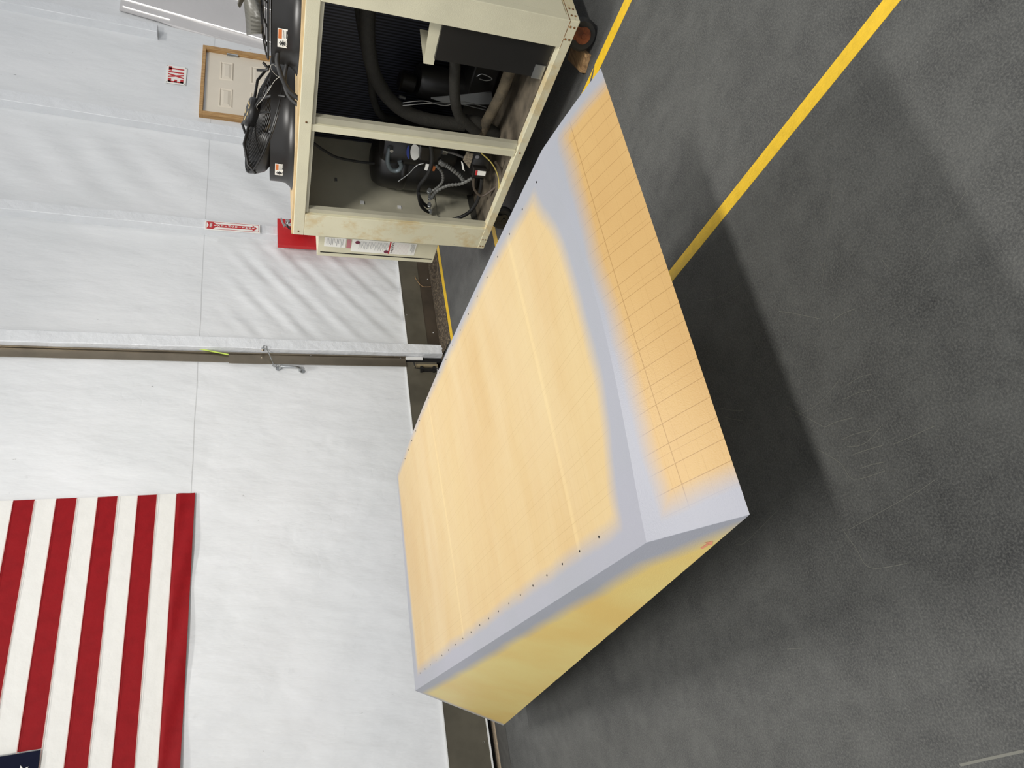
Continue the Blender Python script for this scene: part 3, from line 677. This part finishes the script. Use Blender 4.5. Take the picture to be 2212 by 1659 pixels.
# the stand below, out of the light
ST = thing('support_stand', 'dark low steel stand hidden beneath the foam block', 'stand', (0.95, 2.8, 0))
def zun(y): return 0.72 + (y - 1.02) * (0.182 - 0.72) / (4.47 - 1.02)
for y in (2.0, 3.7):
    part(MB().box((0.60, y - 0.03, zun(y + 0.03) - 0.045), (1.35, y + 0.03, zun(y + 0.03) - 0.003)), 'cross_bar', M_BLACK, ST)
    for x in (0.65, 1.30): part(MB().box((x - 0.02, y - 0.02, 0.0), (x + 0.02, y + 0.02, zun(y + 0.03) - 0.045)), 'leg', M_BLACK, ST)
for x in (0.65, 1.30): part(MB().box((x - 0.015, 2.02, 0.04), (x + 0.015, 3.68, 0.07)), 'side_rail', M_BLACK, ST)

# ================================================================= CHILLER CABINET
CH = thing('chiller_cabinet', 'open beige steel chiller cabinet on wheels, full of black pipes', 'chiller', (3.42, 2.5, 0.0))
X0, X1c, Y0, Y1, Z0, Z1 = 2.95, 3.88, 1.67, 3.335, 0.175, 1.425
part(MB().box((X0, Y0, 1.362), (X0 + 0.05, Y1, Z1)), 'top_rail', M_CREAM, CH, bevel=0.003)
part(MB().box((X0 + 0.012, Y0 + 0.14, 1.345), (X0 + 0.05, Y1 - 0.19, 1.363)), 'rail_lip', M_OLIVE, CH)
part(MB().prism([(X0 - 0.002, Y0, 0.166), (X0 - 0.002, Y0, 0.214), (X0 - 0.002, Y1, 0.226), (X0 - 0.002, Y1, 0.182)], (0.05, 0, 0)), 'bottom_rail', M_CREAMD, CH, bevel=0.002)
part(MB().box((X0, Y0, 0.212), (X0 + 0.045, Y0 + 0.145, 1.362)), 'corner_post', M_CREAM, CH, bevel=0.003)
part(MB().box((X0, Y1 - 0.185, 0.222), (X0 + 0.045, Y1, 1.362)), 'corner_post', M_CREAMD, CH, bevel=0.003)
part(MB().box((X0 + 0.008, 2.488, 0.222), (X0 + 0.05, 2.532, 1.362)), 'mullion', M_CREAM, CH, bevel=0.003)
part(MB().box((X0 + 0.022, 2.447, 0.222), (X0 + 0.05, 2.488, 1.362)), 'mullion_flange', M_OLIVE, CH)
part(MB().box((X0 + 0.02, Y1 - 0.215, 0.222), (X0 + 0.05, Y1 - 0.185, 1.362)), 'post_flange', M_OLIVE, CH)
part(MB().box((X0 + 0.02, Y0 + 0.145, 0.214), (X0 + 0.05, Y0 + 0.155, 1.362)), 'post_flange', M_OLIVE, CH)
# end panels
part(MB().box((X0 + 0.045, Y0 + 0.006, 0.222), (X1c, Y0 + 0.02, Z1)), 'end_panel', M_CREAM, CH)
part(MB().box((X0 + 0.002, Y0 - 0.002, 0.162), (X1c, Y0 + 0.03, 0.216)), 'end_rail', M_CREAMD, CH, bevel=0.002)
part(MB().box((X0 + 0.045, Y1 - 0.035, 0.20), (X1c, Y1 - 0.005, Z1 - 0.01)), 'end_panel', M_OLIVE, CH)
part(MB().box((X0 + 0.05, Y0 + 0.02, 0.19), (X1c, Y1 - 0.03, 0.222)), 'base_pan', M_PAN, CH)
part(MB().box((X1c - 0.03, Y0, 0.19), (X1c, Y1, Z1)), 'back_panel', M_BLACK, CH)
part(MB().box((X1c - 0.075, Y0 + 0.03, 0.26), (X1c - 0.03, Y1 - 0.04, Z1 - 0.04)), 'condenser_coil', M_COIL, CH)
part(MB().box((X0 + 0.01, Y0 + 0.03, 1.405), (X1c, Y1 + 0.006, 1.435)), 'plywood_top', M_WOOD, CH)
# joint lines, rivets
for y, z in ((1.70, 0.182), (1.70, 0.203), (1.765, 0.183), (1.765, 0.204), (3.31, 0.195), (3.31, 0.213), (3.245, 0.195), (3.245, 0.213), (2.49, 0.20), (3.30, 1.395), (2.47, 1.39)):
    part(MB().lathe([(0, 0.004), (0.0045, 0.003), (0.006, 0)], (X0 - 0.002, y, z), (-1, 0, 0), 10), 'rivet', M_RUSTD, CH)
for x, z in ((2.99, 0.180), (2.99, 0.200), (3.045, 0.180), (3.045, 0.200)):
    part(MB().lathe([(0, 0.004), (0.0045, 0.003), (0.006, 0)], (x, Y0 - 0.002, z), (0, -1, 0), 10), 'rivet', M_RUSTD, CH)
part(MB().box((X0 - 0.0026, Y0, 0.2125), (X0, Y0 + 0.15, 0.2145)).box((X0 + 0.0, Y0 - 0.0026, 0.2155), (X1c, Y0 - 0.001, 0.2185)), 'rusty_joint', M_RUSTD, CH)
# right bay: black guard panel, beige V bracket, insulated pipes
def onx(x, y, X):                        # the point seen at that spot of the photograph, on the upright plane X
    r = FW + Rv * ((829.5 - y) / FPX) - UP * ((x - 1106) / FPX); return CAM + r * ((X - CAM.x) / r.x)
def trace(l, X):
    if not isinstance(X, (list, tuple)): X = [X, X]
    n = len(l) - 1; return [onx(p[0], p[1], X[0] + (X[-1] - X[0]) * i / n) for i, p in enumerate(l)]
part(MB().box((3.00, 1.825, 0.222), (3.02, 2.03, 0.80)), 'guard_panel', M_BLACK, CH)
part(MB().prism([(3.02, 1.84, 0.80), (3.02, 2.075, 0.793), (3.02, 2.075, 0.845), (3.02, 1.84, 0.858)], (0.004, 0, 0)), 'bracket', M_CREAM, CH)
part(MB().prism([(3.024, 2.068, 0.792), (3.024, 2.068, 0.845), (3.18, 2.0, 0.86), (3.18, 2.0, 0.80)], (0, 0.004, 0)), 'bracket', M_CREAM, CH)
part(MB().box((2.992, 1.955, 0.227), (2.998, 2.033, 0.282)), 'foil_patch', M_STEEL, CH)
def pipe(pts, r, mt_=M_HOSE, nm='insulated_pipe', n=10, k=8):
    return part(MB().tube(spline(pts, k), r, n), nm, mt_, CH, smooth=True)
M_HOSE2 = mat('dusty_insulation', (96, 86, 68), 0.9, scale=14, c2=(62, 56, 46), bump=0.003, bscale=90)
pipe(trace([(796, -30), (794, 22), (795, 90), (804, 145), (819, 181), (841, 213), (877, 242), (931, 260), (1003, 270)], (3.36, 3.36)), 0.040)
pipe(trace([(772, -10), (776, 30), (786, 90), (801, 163), (808, 217), (830, 253), (880, 262), (950, 275)], (3.62, 3.62)), 0.024)
pipe(trace([(983, 100), (983, 134), (982, 202), (990, 246), (1010, 268), (1030, 285)], (3.16, 3.22)), 0.030)
pipe(trace([(1112, 130), (1101, 155), (1083, 202), (1058, 250), (1048, 268), (1040, 290)], (3.16, 3.26)), 0.033, M_HOSE2)
pipe(trace([(1003, 262), (1030, 266), (1055, 280), (1070, 290)], (3.24, 3.28)), 0.040, M_HOSE, 'pipe_joint')
pipe(trace([(668, 255), (700, 262), (740, 270), (800, 282), (860, 285)], (3.3, 3.4)), 0.010, M_RUBBER, 'cable')
pipe(trace([(725, 282), (790, 270), (880, 276), (930, 290)], (3.2, 3.2)), 0.009, M_RUBBER, 'cable')
part(MB().lathe([(0, 0), (0.085, 0), (0.10, 0.02), (0.10, 0.42), (0.085, 0.44), (0, 0.44)], onx(900, 172, 3.62), (0.10, 0.12, -1), 26), 'receiver_tank', M_BLACK, CH, smooth=True)
part(MB().lathe([(0, 0), (0.05, 0), (0.06, 0.01), (0.06, 0.09), (0.05, 0.1), (0, 0.1)], onx(862, 172, 3.6), (0.0, 0.15, -1), 20), 'tank_neck', M_BLACKG, CH, smooth=True)
part(MB().prism(trace([(931, 213), (1000, 207), (1062, 200), (1066, 226), (1000, 226), (960, 222)], 3.42), (0.012, 0, 0)), 'bracket', mat('dull_grey_steel', (120, 122, 122), 0.5, metal=0.4), CH)
part(MB().box((3.5, 2.30, 0.26), (3.8, 2.85, 0.42)), 'drip_tray', M_BLACK, CH, bevel=0.01)
for dy in (0, 6): pipe(trace([(870, 222 + dy), (915, 218 + dy), (960, 228 - dy), (1000, 220 + dy), (1050, 232 + dy)], 3.30), 0.0028, M_STEEL, 'wire', 6)
pipe(trace([(1030, 165), (1042, 160), (1063, 170), (1050, 174), (1035, 170)], 3.24), 0.003, M_STEEL, 'wire', 6)
part(MB().lathe([(0, 0), (0.010, 0), (0.010, 0.04), (0, 0.04)], onx(862, 208, 3.5), (0, 0.2, -1), 10), 'port_cap', M_STEEL, CH)
# left bay: compressor shell, inner cylinder and fittings
CP = part(MB().lathe([(0, 0.0), (0.13, 0.0), (0.165, 0.03), (0.172, 0.08), (0.172, 0.60), (0.165, 0.66), (0.135, 0.70), (0.05, 0.72), (0, 0.722)], (3.43, 3.095, 0.228), (0, 0, 1), 40), 'compressor', M_BLACK, CH, smooth=True)
part(MB().lathe([(0.173, 0.50), (0.179, 0.51), (0.179, 0.535), (0.173, 0.545)], (3.43, 3.095, 0.228), (0, 0, 1), 40), 'seam_ring', M_BLACKG, CP, smooth=True)
C2 = part(MB().lathe([(0, 0.0), (0.10, 0.0), (0.118, 0.03), (0.118, 0.42), (0.10, 0.46), (0, 0.48)], (3.34, 2.87, 0.45), (0, 0, 1), 32), 'motor_housing', M_BLACK, CH, smooth=True)
lp = [onx(895 + 12 * math.cos(a) * (1 if math.cos(a) > 0 else .7), 329 + 17 * math.sin(a), 3.19) for a in [k * PI / 10 for k in range(20)]]
part(MB().prism(lp, (0.002, 0, 0)), 'oval_label', M_SIGN, C2)
part(MB().prism([onx(892 - 8 + 6 * math.cos(a), 329 + 15 * math.sin(a), 3.188) for a in [PI / 2 + k * PI / 10 for k in range(11)]], (0.002, 0, 0)), 'blue_print', M_BLUE, C2)
part(MB().tube(spline(trace([(842, 318), (838, 335), (838, 352), (845, 366), (858, 369), (867, 360), (863, 348)], 3.22), 6), 0.014, 10), 'discharge_pipe', mat('dull_pipe', (112, 122, 126), 0.45, metal=0.5), CP, smooth=True)
part(MB().lathe([(0, 0.03), (0.011, 0.03), (0.011, 0)], onx(845, 319, 3.22), (-1, 0, 0), 12), 'port_cap', M_STEEL, CP)
JB = part(MB().prism(trace([(910, 318), (955, 323), (952, 352), (906, 346)], 3.12), (0.06, 0, 0)), 'junction_box', M_BLACKG, CH, bevel=0.005)
mc = onx(1012, 345, 3.16)
MT = part(MB().lathe([(0, 0), (0.085, 0), (0.095, 0.012), (0.095, 0.095), (0.088, 0.115), (0, 0.12)], mc, (0.12, -0.22, -1), 32), 'pump_motor', M_BLACKG, CH, smooth=True)
tb = [(1022, 362), (1052, 366), (1046, 386), (1020, 384)]
part(MB().prism(trace(tb, 3.05), (0.08, 0, 0)), 'terminal_box', M_BLACKG, MT, bevel=0.006)
part(MB().prism(trace([(1028, 368), (1050, 371), (1048, 380), (1026, 378)], 3.046), (0.002, 0, 0)), 'label', M_SIGN, MT)
part(MB().prism(trace([(1028, 368), (1032, 368.5), (1030, 378.5), (1026, 378)], 3.0445), (0.0012, 0, 0)), 'label_stripe', M_REDS, MT)
part(MB().prism(trace([(1008, 328), (1023, 333), (1014, 364), (1000, 346)], 3.075), (0.002, 0, 0)), 'rating_label', mat('aged_label', (150, 138, 118), 0.6, scale=70, c2=(80, 72, 62)), MT)
part(MB().prism(trace([(996, 348), (1000, 352), (1004, 370), (999, 366)], 3.072), (0.002, 0, 0)), 'red_white_label', M_SIGN, MT)
part(MB().lathe([(0, 0.001), (0.013, 0.001), (0.013, 0)], onx(1031, 339, 3.072), (-1, 0, 0), 18), 'round_label', M_INKG, MT)
part(MB().prism(trace([(920, 354), (931, 356), (928, 370), (917, 367)], 3.12), (0.002, 0, 0)), 'cable_label', M_SIGN, CH)
part(MB().prism(trace([(936, 358), (942, 360), (938, 370), (934, 369)], 3.12), (0.002, 0, 0)), 'cable_label', M_ORANGE, CH)
def cable(l, r, X, m_=M_RUBBER, nm='cable'): return pipe(trace(l, X), r, m_, nm, 10, 8)
def fitting(p, ax, L=0.045, r=0.015):
    return part(MB().lathe([(0, 0), (r * 0.7, 0), (r * 0.7, L * .3), (r, L * .3), (r, L * .6), (r * .8, L * .6), (r * .8, L), (0, L)], p, ax, 12), 'conduit_fitting', M_STEEL, CH)
cable([(925, 306), (931, 318), (933, 347), (924, 376), (906, 401), (904, 420), (913, 438), (924, 446)], 0.012, (3.06, 3.18))
cable([(904, 418), (908, 440), (916, 452), (926, 458)], 0.011, (3.10, 3.15))
cable([(948, 474), (978, 474), (1010, 461), (1029, 438), (1038, 409), (1041, 385)], 0.012, (3.10, 3.08))
cable([(1023, 387), (1025, 409), (1040, 423), (1061, 412), (1079, 394), (1083, 369), (1070, 350)], 0.008, (3.05, 3.04), mat('brown_hose', (78, 68, 58), 0.6))
cable([(1040, 331), (1061, 351), (1074, 375), (1078, 400), (1076, 420)], 0.0035, 2.99, M_YHOSE, 'yellow_tube')
cable([(1052, 484), (1047, 490), (1040, 496)], 0.004, 3.02, M_YHOSE, 'yellow_tube')
cable([(676, 308), (700, 325), (728, 340), (772, 349), (808, 353)], 0.008, (3.12, 3.26))
cable([(956, 327), (978, 331), (1002, 340)], 0.007, (3.10, 3.10), mat('grey_cable', (96, 94, 92), 0.5))
cable([(860, 392), (882, 376), (900, 358), (915, 353)], 0.003, (3.14, 3.14), M_STEEL, 'wire')
for x, y, ax_ in ((928, 417, (-.3, -1, .1)), (930, 431, (-.3, -1, .1)), (930, 447, (-.3, -1, .3)), (932, 461, (-.3, -1, .3)), (940, 474, (-.2, -.6, -.7))):
    p_ = onx(x, y, 3.14); fitting((p_.x, 3.296, p_.z) if False else p_ + Vector((0.02, 0.02, 0)), ax_)
M_CND = mat('grey_conduit', (104, 104, 100), 0.5, metal=0.3)
def braided(l, X, r=0.009, nper=10):
    P = spline(trace(l, X), nper); rr = [r * (1.25 if i % 2 else 0.8) for i in range(len(P))]
    return part(MB().tube(P, rr, 8), 'flex_conduit', M_CND, CH)
braided([(931, 414), (945, 405), (956, 391), (955, 373), (942, 358)], (3.15, 3.10), 0.008, 7)
braided([(933, 428), (942, 414), (967, 401), (996, 397), (1020, 385)], (3.15, 3.08), 0.010, 8)
braided([(948, 350), (960, 355), (974, 364), (992, 378), (1000, 388)], (3.10, 3.12), 0.012, 7)
part(MB().lathe([(0, 0), (0.016, 0), (0.016, 0.03), (0, 0.03)], onx(950, 350, 3.10), (0, 0.6, -1), 12), 'conduit_fitting', M_STEEL, CH)
part(MB().lathe([(0, 0), (0.014, 0), (0.014, 0.03), (0, 0.03)], onx(955, 328, 3.10), (0, 0.1, -1), 12), 'conduit_fitting', M_CHROME, CH)
part(MB().box((3.02, 3.288, 0.49), (3.48, 3.2995, 0.535)), 'conduit_plate', M_OLIVE, CH)
part(MB().box((3.22, 3.292, 0.975), (3.245, 3.299, 1.0)), 'cable_clip', M_WHITE, CH); part(MB().box((3.21, 3.292, 0.73), (3.235, 3.299, 0.755)), 'cable_clip', M_WHITE, CH); part(MB().box((3.40, 3.292, 1.14), (3.43, 3.299, 1.155)), 'cable_clip', M_STEEL, CH)
part(MB().prism([(3.02, 3.24, 0.2225), (3.60, 3.24, 0.2225), (3.60, 3.296, 0.24), (3.02, 3.296, 0.24)], (0, 0, 0.006)), 'insulation_strip', M_HOSE, CH)
# castors
def castor(x, y, hubm=M_RUST):
    r0, wdt = 0.078, 0.05
    W = part(MB().lathe([(0, -wdt / 2), (r0 * .6, -wdt / 2), (r0 * .85, -wdt / 2), (r0, -wdt / 2 + .01), (r0, wdt / 2 - .01), (r0 * .85, wdt / 2), (r0 * .6, wdt / 2), (0, wdt / 2)], (x, y, r0), (1, 0.35, 0), 28), 'wheel', M_RUBBER, CH, smooth=True)
    part(MB().lathe([(0, 0.012), (0.012, 0.012), (0.016, 0.004), (0.040, 0.003), (0.042, 0)], (x - .026, y - .009, r0), (-1, -0.35, 0), 20), 'hub', hubm, W, smooth=True)
    part(MB().prism([(x - .034, y - .05, r0 + .01), (x - .034, y + .05, r0 + .01), (x - .030, y + .055, 0.165), (x - .030, y - .055, 0.165)], (0.004, 0, 0)), 'fork', hubm, CH)
    part(MB().box((x - .05, y - .06, 0.162), (x + .05, y + .06, 0.172)), 'mounting_plate', M_BLACK, CH)
castor(3.06, 1.79); castor(3.08, 3.16, M_BLACK); castor(3.74, 1.80); castor(3.74, 3.18, M_BLACK)
# control box on the far end
CB = part(MB().box((3.10, 3.335, 0.445), (3.36, 3.70, 1.255)), 'control_box', M_CREAM, CH, bevel=0.003)
part(MB().box((3.097, 3.655, 0.46), (3.1005, 3.662, 1.235)), 'door_gap', M_BLACKV, CB)
xf = 3.0985
part(MB().box((xf - .0008, 3.505, 1.075), (xf, 3.598, 1.215)), 'rating_label', M_SIGN, CB)
part(MB().box((xf - .0010, 3.512, 1.040), (xf, 3.600, 1.068)), 'pink_label', M_PINK, CB)
part(MB().box((xf - .0008, 3.505, 0.595), (xf, 3.630, 1.035)), 'instruction_label', M_SIGN, CB)
lm = MB(); rnd = random.Random(3)
for k in range(12):
    z = 1.20 - k * 0.0095; lm.box((xf - .0016, 3.515, z - .0012), (xf - .0008, 3.515 + 0.04 + rnd.random() * 0.04, z + .0008))
for k in range(26):
    z = 0.985 - k * 0.0078; lm.box((xf - .0016, 3.520, z - .0010), (xf - .0008, 3.56 + rnd.random() * 0.05, z + .0006))
for k in range(5):
    z = 0.63 - k * 0.006; lm.box((xf - .0016, 3.515, z - .0010), (xf - .0008, 3.58 + rnd.random() * 0.04, z + .0006))
part(lm, 'fine_print', M_INKG, CB)
lm = MB()
for k in range(14):
    z = 0.76 - k * 0.0085; lm.box((xf - .0014, 3.515, z - .0004), (xf - .0008, 3.625, z + .0004))
part(lm, 'ruled_lines', mat('pale_pink_line', (214, 190, 190), 0.6), CB)
for y, z in ((3.535, 0.998), (3.610, 0.795)): part(MB().lathe([(0, 0.001), (0.016, 0.001), (0.016, 0)], (xf - .0008, y, z), (-1, 0, 0), 20), 'round_emblem', M_MAROON, CB)
part(MB().box((xf - .0014, 3.505, 0.772), (xf - .0008, 3.630, 0.782)), 'red_band', M_REDS, CB)
hw = MB(); pts = []
for k in range(22):
    pts.append((xf - .0016, 3.512 + k * 0.0052 + rnd.uniform(-.003, .003), 0.750 + (0.014 if k % 2 else 0) + rnd.uniform(-.003, .004)))
hw.tube(pts, 0.0011, 4)
part(hw, 'handwriting', M_INK, CB)

# ================================================================= FANS on the cabinet
def guard_mesh(c, ax, R, rin, depth, nr=9, nsp=10):
    ax = Vector(ax).normalized(); u = ax.orthogonal().normalized(); v = ax.cross(u); c = Vector(c); g = MB()
    def h(r): t = (r - rin) / (R - rin); return depth * (1 - t ** 2.6)
    for k in range(nr):
        r = rin + (R - rin) * (k / (nr - 1)); g.tube([c + ax * h(r) + (u * math.cos(a) + v * math.sin(a)) * r for a in [2 * PI * q / 40 for q in range(40)]], 0.0024 if k < nr - 1 else 0.005, 5, closed=True)
    for q in range(nsp):
        a = 2 * PI * q / nsp; g.tube([c + ax * (h(rin + (R - rin) * t) + 0.003) + (u * math.cos(a) + v * math.sin(a)) * (rin + (R - rin) * t) for t in [0, .2, .4, .6, .8, .93, 1]], 0.0045, 6)
    return g
def cowl(root_, cy, ch=0.125):
    z = 1.436
    c = part(MB().lathe([(0.385, z - z), (0.365, 0.010), (0.345, 0.035), (0.340, 0.07), (0.340, ch), (0.334, ch), (0.334, 0.07), (0.339, 0.035), (0.36, 0.006)], (3.42, cy, z), (0, 0, 1), 56, closed=True), 'cowl_ring', M_BLACKG, root_, smooth=True)
    return c
def warn(parent, cy, ang):
    # curved warning label on the ring
    R = 0.3412; mb = MB(); mo = MB(); mi = MB(); da = 0.105 / R; zl, zh = 1.475, 1.535
    def q(m_, a0, a1, z0, z1, r):
        n = 4
        for k in range(n):
            b0 = a0 + (a1 - a0) * k / n; b1 = a0 + (a1 - a0) * (k + 1) / n
            m_.poly([(3.42 + r * math.cos(b0), cy + r * math.sin(b0), z0), (3.42 + r * math.cos(b1), cy + r * math.sin(b1), z0), (3.42 + r * math.cos(b1), cy + r * math.sin(b1), z1), (3.42 + r * math.cos(b0), cy + r * math.sin(b0), z1)])
    q(mb, ang - da / 2, ang + da / 2, zl, zh, R + .0006)
    q(mo, ang, ang + da / 2 - 0.01, zh - 0.019, zh - 0.003, R + .0012)
    for k in range(5): q(mi, ang + 0.01, ang + da / 2 - 0.02, zh - 0.024 - k * .007, zh - 0.0265 - k * .007, R + .0012)
    # radiating blade symbol
    ca = ang - da / 4; zc = (zl + zh) / 2 + 0.006
    for k in range(8):
        t = k * PI / 4; a0 = ca + 0.017 / R * math.cos(t); z0 = zc + 0.017 * math.sin(t); mi.tube([(3.42 + (R + .001) * math.cos(ca), cy + (R + .001) * math.sin(ca), zc), (3.42 + (R + .001) * math.cos(a0), cy + (R + .001) * math.sin(a0), z0)], 0.0024, 4)
    q(mi, ca - 0.03, ca + 0.02, zl + 0.006, zl + 0.016, R + .001)
    o_ = part(mb, 'warning_label', M_SIGN, parent); part(mo, 'orange_header', M_ORANGE, o_); part(mi, 'symbol_print', M_INK, o_)
F1 = thing('condenser_fan', 'black fan with tilted wire guard and round motor, cabinet end nearer the door wall', 'fan', (3.42, 2.89, 1.436), 'fans on top of the cabinet')
c1 = cowl(F1, 2.89); warn(c1, 2.89, PI + 0.45 - 0.62)
ax = Vector((0.05, -0.33, 1)).normalized(); cc = Vector((3.42, 2.87, 1.595))
part(MB().lathe([(0.30, -0.075), (0.325, -0.04), (0.335, -0.008), (0.33, 0.0), (0.318, -0.01), (0.315, -0.04), (0.292, -0.072)], cc, ax, 48, closed=True), 'bell_ring', M_BLACKG, F1, smooth=True)
part(guard_mesh(cc, ax, 0.332, 0.085, 0.040, 13, 8), 'wire_guard', M_BLACK, F1, smooth=True)
MO = part(MB().lathe([(0, -0.04), (0.075, -0.04), (0.08, -0.03), (0.08, 0.055), (0.086, 0.065), (0.086, 0.085), (0.078, 0.095), (0, 0.098)], cc, ax, 32), 'motor', M_BLACK, F1, smooth=True)
uu = ax.orthogonal().normalized(); vv = ax.cross(uu)
for a in (0, 1.6, 2.7, 3.6, 4.9): 
    hc = cc + ax * 0.0965 + (uu * math.cos(a) + vv * math.sin(a)) * 0.045; part(MB().lathe([(0, 0.002), (0.013, 0.0015), (0.015, 0)], hc, ax, 14), 'yellow_vent_hole', mat('vent_yellow', (168, 148, 104), 0.5) if a == 0 else bpy.data.materials['vent_yellow'], MO)
for a in (0.3, 1.87, 3.44, 5.01):
    d = uu * math.cos(a) + vv * math.sin(a); part(MB().tube([cc + d * 0.08 + ax * 0.07, cc + d * 0.2 + ax * 0.075, cc + d * 0.31 + ax * 0.03, cc + d * 0.345 - ax * 0.02], 0.008, 8), 'guard_arm', M_BLACK, F1, smooth=True)
def blade(c, ax_, a, R=0.29, r0=0.07, serr=False):
    ax_ = Vector(ax_).normalized(); u = ax_.orthogonal().normalized(); v = ax_.cross(u); c = Vector(c); mb = MB(); N = 22; top = []; bot = []
    for k in range(N + 1):
        t = k / N; r = r0 + (R - r0) * t; sweep = 0.55 * t * t; w_ = 0.42 + 0.16 * t
        le = a + sweep - w_ / 2; te = a + sweep + w_ / 2
        rr_ = r + (0.010 if (k % 2 and serr) else 0)
        te2 = te - (0.05 if (k % 2 and serr) else 0)
        top.append(c + (u * math.cos(le) + v * math.sin(le)) * r + ax_ * (0.035)); bot.append(c + (u * math.cos(te2) + v * math.sin(te2)) * r - ax_ * (0.045))
    T = [mb.bm.verts.new(p) for p in top]; Mi = [mb.bm.verts.new((p + q) / 2 + ax_ * 0.012) for p, q in zip(top, bot)]; B = [mb.bm.verts.new(p) for p in bot]
    for k in range(N):
        mb.bm.faces.new((T[k], T[k + 1], Mi[k + 1], Mi[k])); mb.bm.faces.new((Mi[k], Mi[k + 1], B[k + 1], B[k]))
    return mb
for k in range(5):
    o = part(blade(cc - ax * 0.01, ax, k * 2 * PI / 5, 0.28), 'blade', M_BLACKG, F1, smooth=True)
F2 = thing('condenser_fan', 'black fan with lifted grey serrated blades at the cabinet end away from the wall', 'fan', (3.42, 2.08, 1.436), 'fans on top of the cabinet')
c2 = cowl(F2, 2.08); warn(c2, 2.08, PI - 0.10)
M_BLADE = mat('grey_fan_blade', (104, 102, 94), 0.38, var=0.1)
ax2 = Vector((0.0, 0.12, 1)).normalized(); c22 = Vector((3.42, 2.04, 1.67))
for k in range(5):
    o = part(blade(c22, ax2, 0.9 + k * 2 * PI / 5, 0.27, serr=True), 'blade', M_BLADE, F2, smooth=True)
    s_ = o.modifiers.new('s', 'SOLIDIFY'); s_.thickness = 0.004
part(MB().lathe([(0, -0.22), (0.06, -0.22), (0.075, -0.2), (0.075, 0.03), (0, 0.045)], c22, ax2, 24), 'hub', M_BLACK, F2, smooth=True)
part(guard_mesh((3.42, 2.08, 1.575), (0, 0, 1), 0.325, 0.09, 0.03, 7, 8), 'wire_guard', M_BLACK, F2, smooth=True)
part(MB().tube(spline([(3.22, 2.36, 1.60), (3.20, 2.38, 1.575), (3.20, 2.39, 1.60), (3.20, 2.395, 1.63)], 4), 0.007, 8), 'guard_hook', M_BLACK, F2, smooth=True)
# cables looping between the fans
tag(MB().tube(spline(trace([(618, 92), (606, 101), (600, 115), (598.5, 132), (603, 150), (611, 172), (624, 195), (647, 215)], (3.16, 3.00)), 8), 0.0115, 10).build('power_cable', M_RUBBER, smooth=True), 'black cable looping highest between the two fans on the cabinet', 'cable')
tag(MB().tube(spline(trace([(632, 112), (624, 124), (618, 145), (614, 170), (617, 192), (628, 213), (648, 230)], (3.24, 3.03)), 8), 0.011, 10).build('power_cable', M_RUBBER, smooth=True), 'black cable curving low against the cowl beneath the higher loop', 'cable')
tag(MB().tube(spline(trace([(604, 168), (592, 158), (585, 147), (586, 140), (592, 140), (598, 148), (603, 164), (592, 176), (578, 199), (562, 220), (555, 229), (556, 236)], 3.22), 8), 0.0008, 5).build('string', M_WIRE), 'thin white string looped over the fan motor in front of the door', 'string')

# wood chock under the wheel
wd = MB(); wd.prism([(2.995, 1.885, 0), (3.17, 1.95, 0), (3.17, 1.95, 0.03), (2.995, 1.885, 0.03)], (-0.02, 0.085, 0))
CK = tag(MB().prism([(3.015, 1.86, 0.0), (3.22, 1.93, 0.0), (3.19, 2.02, 0.0), (2.985, 1.95, 0.0)], (0, 0, 0.034)).build('wood_chock', M_CHOCK, bevel=0.003), 'short brown wooden board chocking the cabinet wheel', 'wood block')

# dirt gutter between the yellow line and the skirt
mb = fabric_sheet(3.30, 9.0, 0, 1, 0, lambda x, z: 0, 2, 2); mb.bm.free(); mb = MB()
nx, ny = 260, 12; rd = random.Random(11)
g = [[mb.bm.verts.new((3.24 + 5.2 * i / nx, 4.93 + 0.345 * j / ny + (rd.uniform(-.02, .02) if j in (0,) else 0), 0.002 + (0.022 * rd.random() * math.sin(PI * j / ny)))) for j in range(ny + 1)] for i in range(nx + 1)]
for i in range(nx):
    for j in range(ny): mb.bm.faces.new((g[i][j], g[i + 1][j], g[i + 1][j + 1], g[i][j + 1]))
o = tag(mb.build('dirt', M_DIRT), 'brown dirt and leaf litter along the foot of the wall', 'dirt'); o['kind'] = 'stuff'
LF_ = tag(MB().prism([(4.26, 5.04, 0.0262), (4.30, 5.00, 0.0262), (4.36, 5.01, 0.0262), (4.41, 5.045, 0.0262), (4.38, 5.075, 0.0262), (4.31, 5.075, 0.0262)], (0, 0, 0.003)).build('leaf', M_LEAF), 'single pale yellow leaf lying in the dirt by the cabinet', 'leaf')
tag(MB().tube(spline([(4.05, 5.20, 0.03), (4.10, 5.262, 0.10), (4.18, 5.262, 0.15), (4.22, 5.262, 0.16)], 6), 0.003, 5).build('twig', M_CHOCK), 'dry curved twig leaning against the dark wall skirt', 'twig')
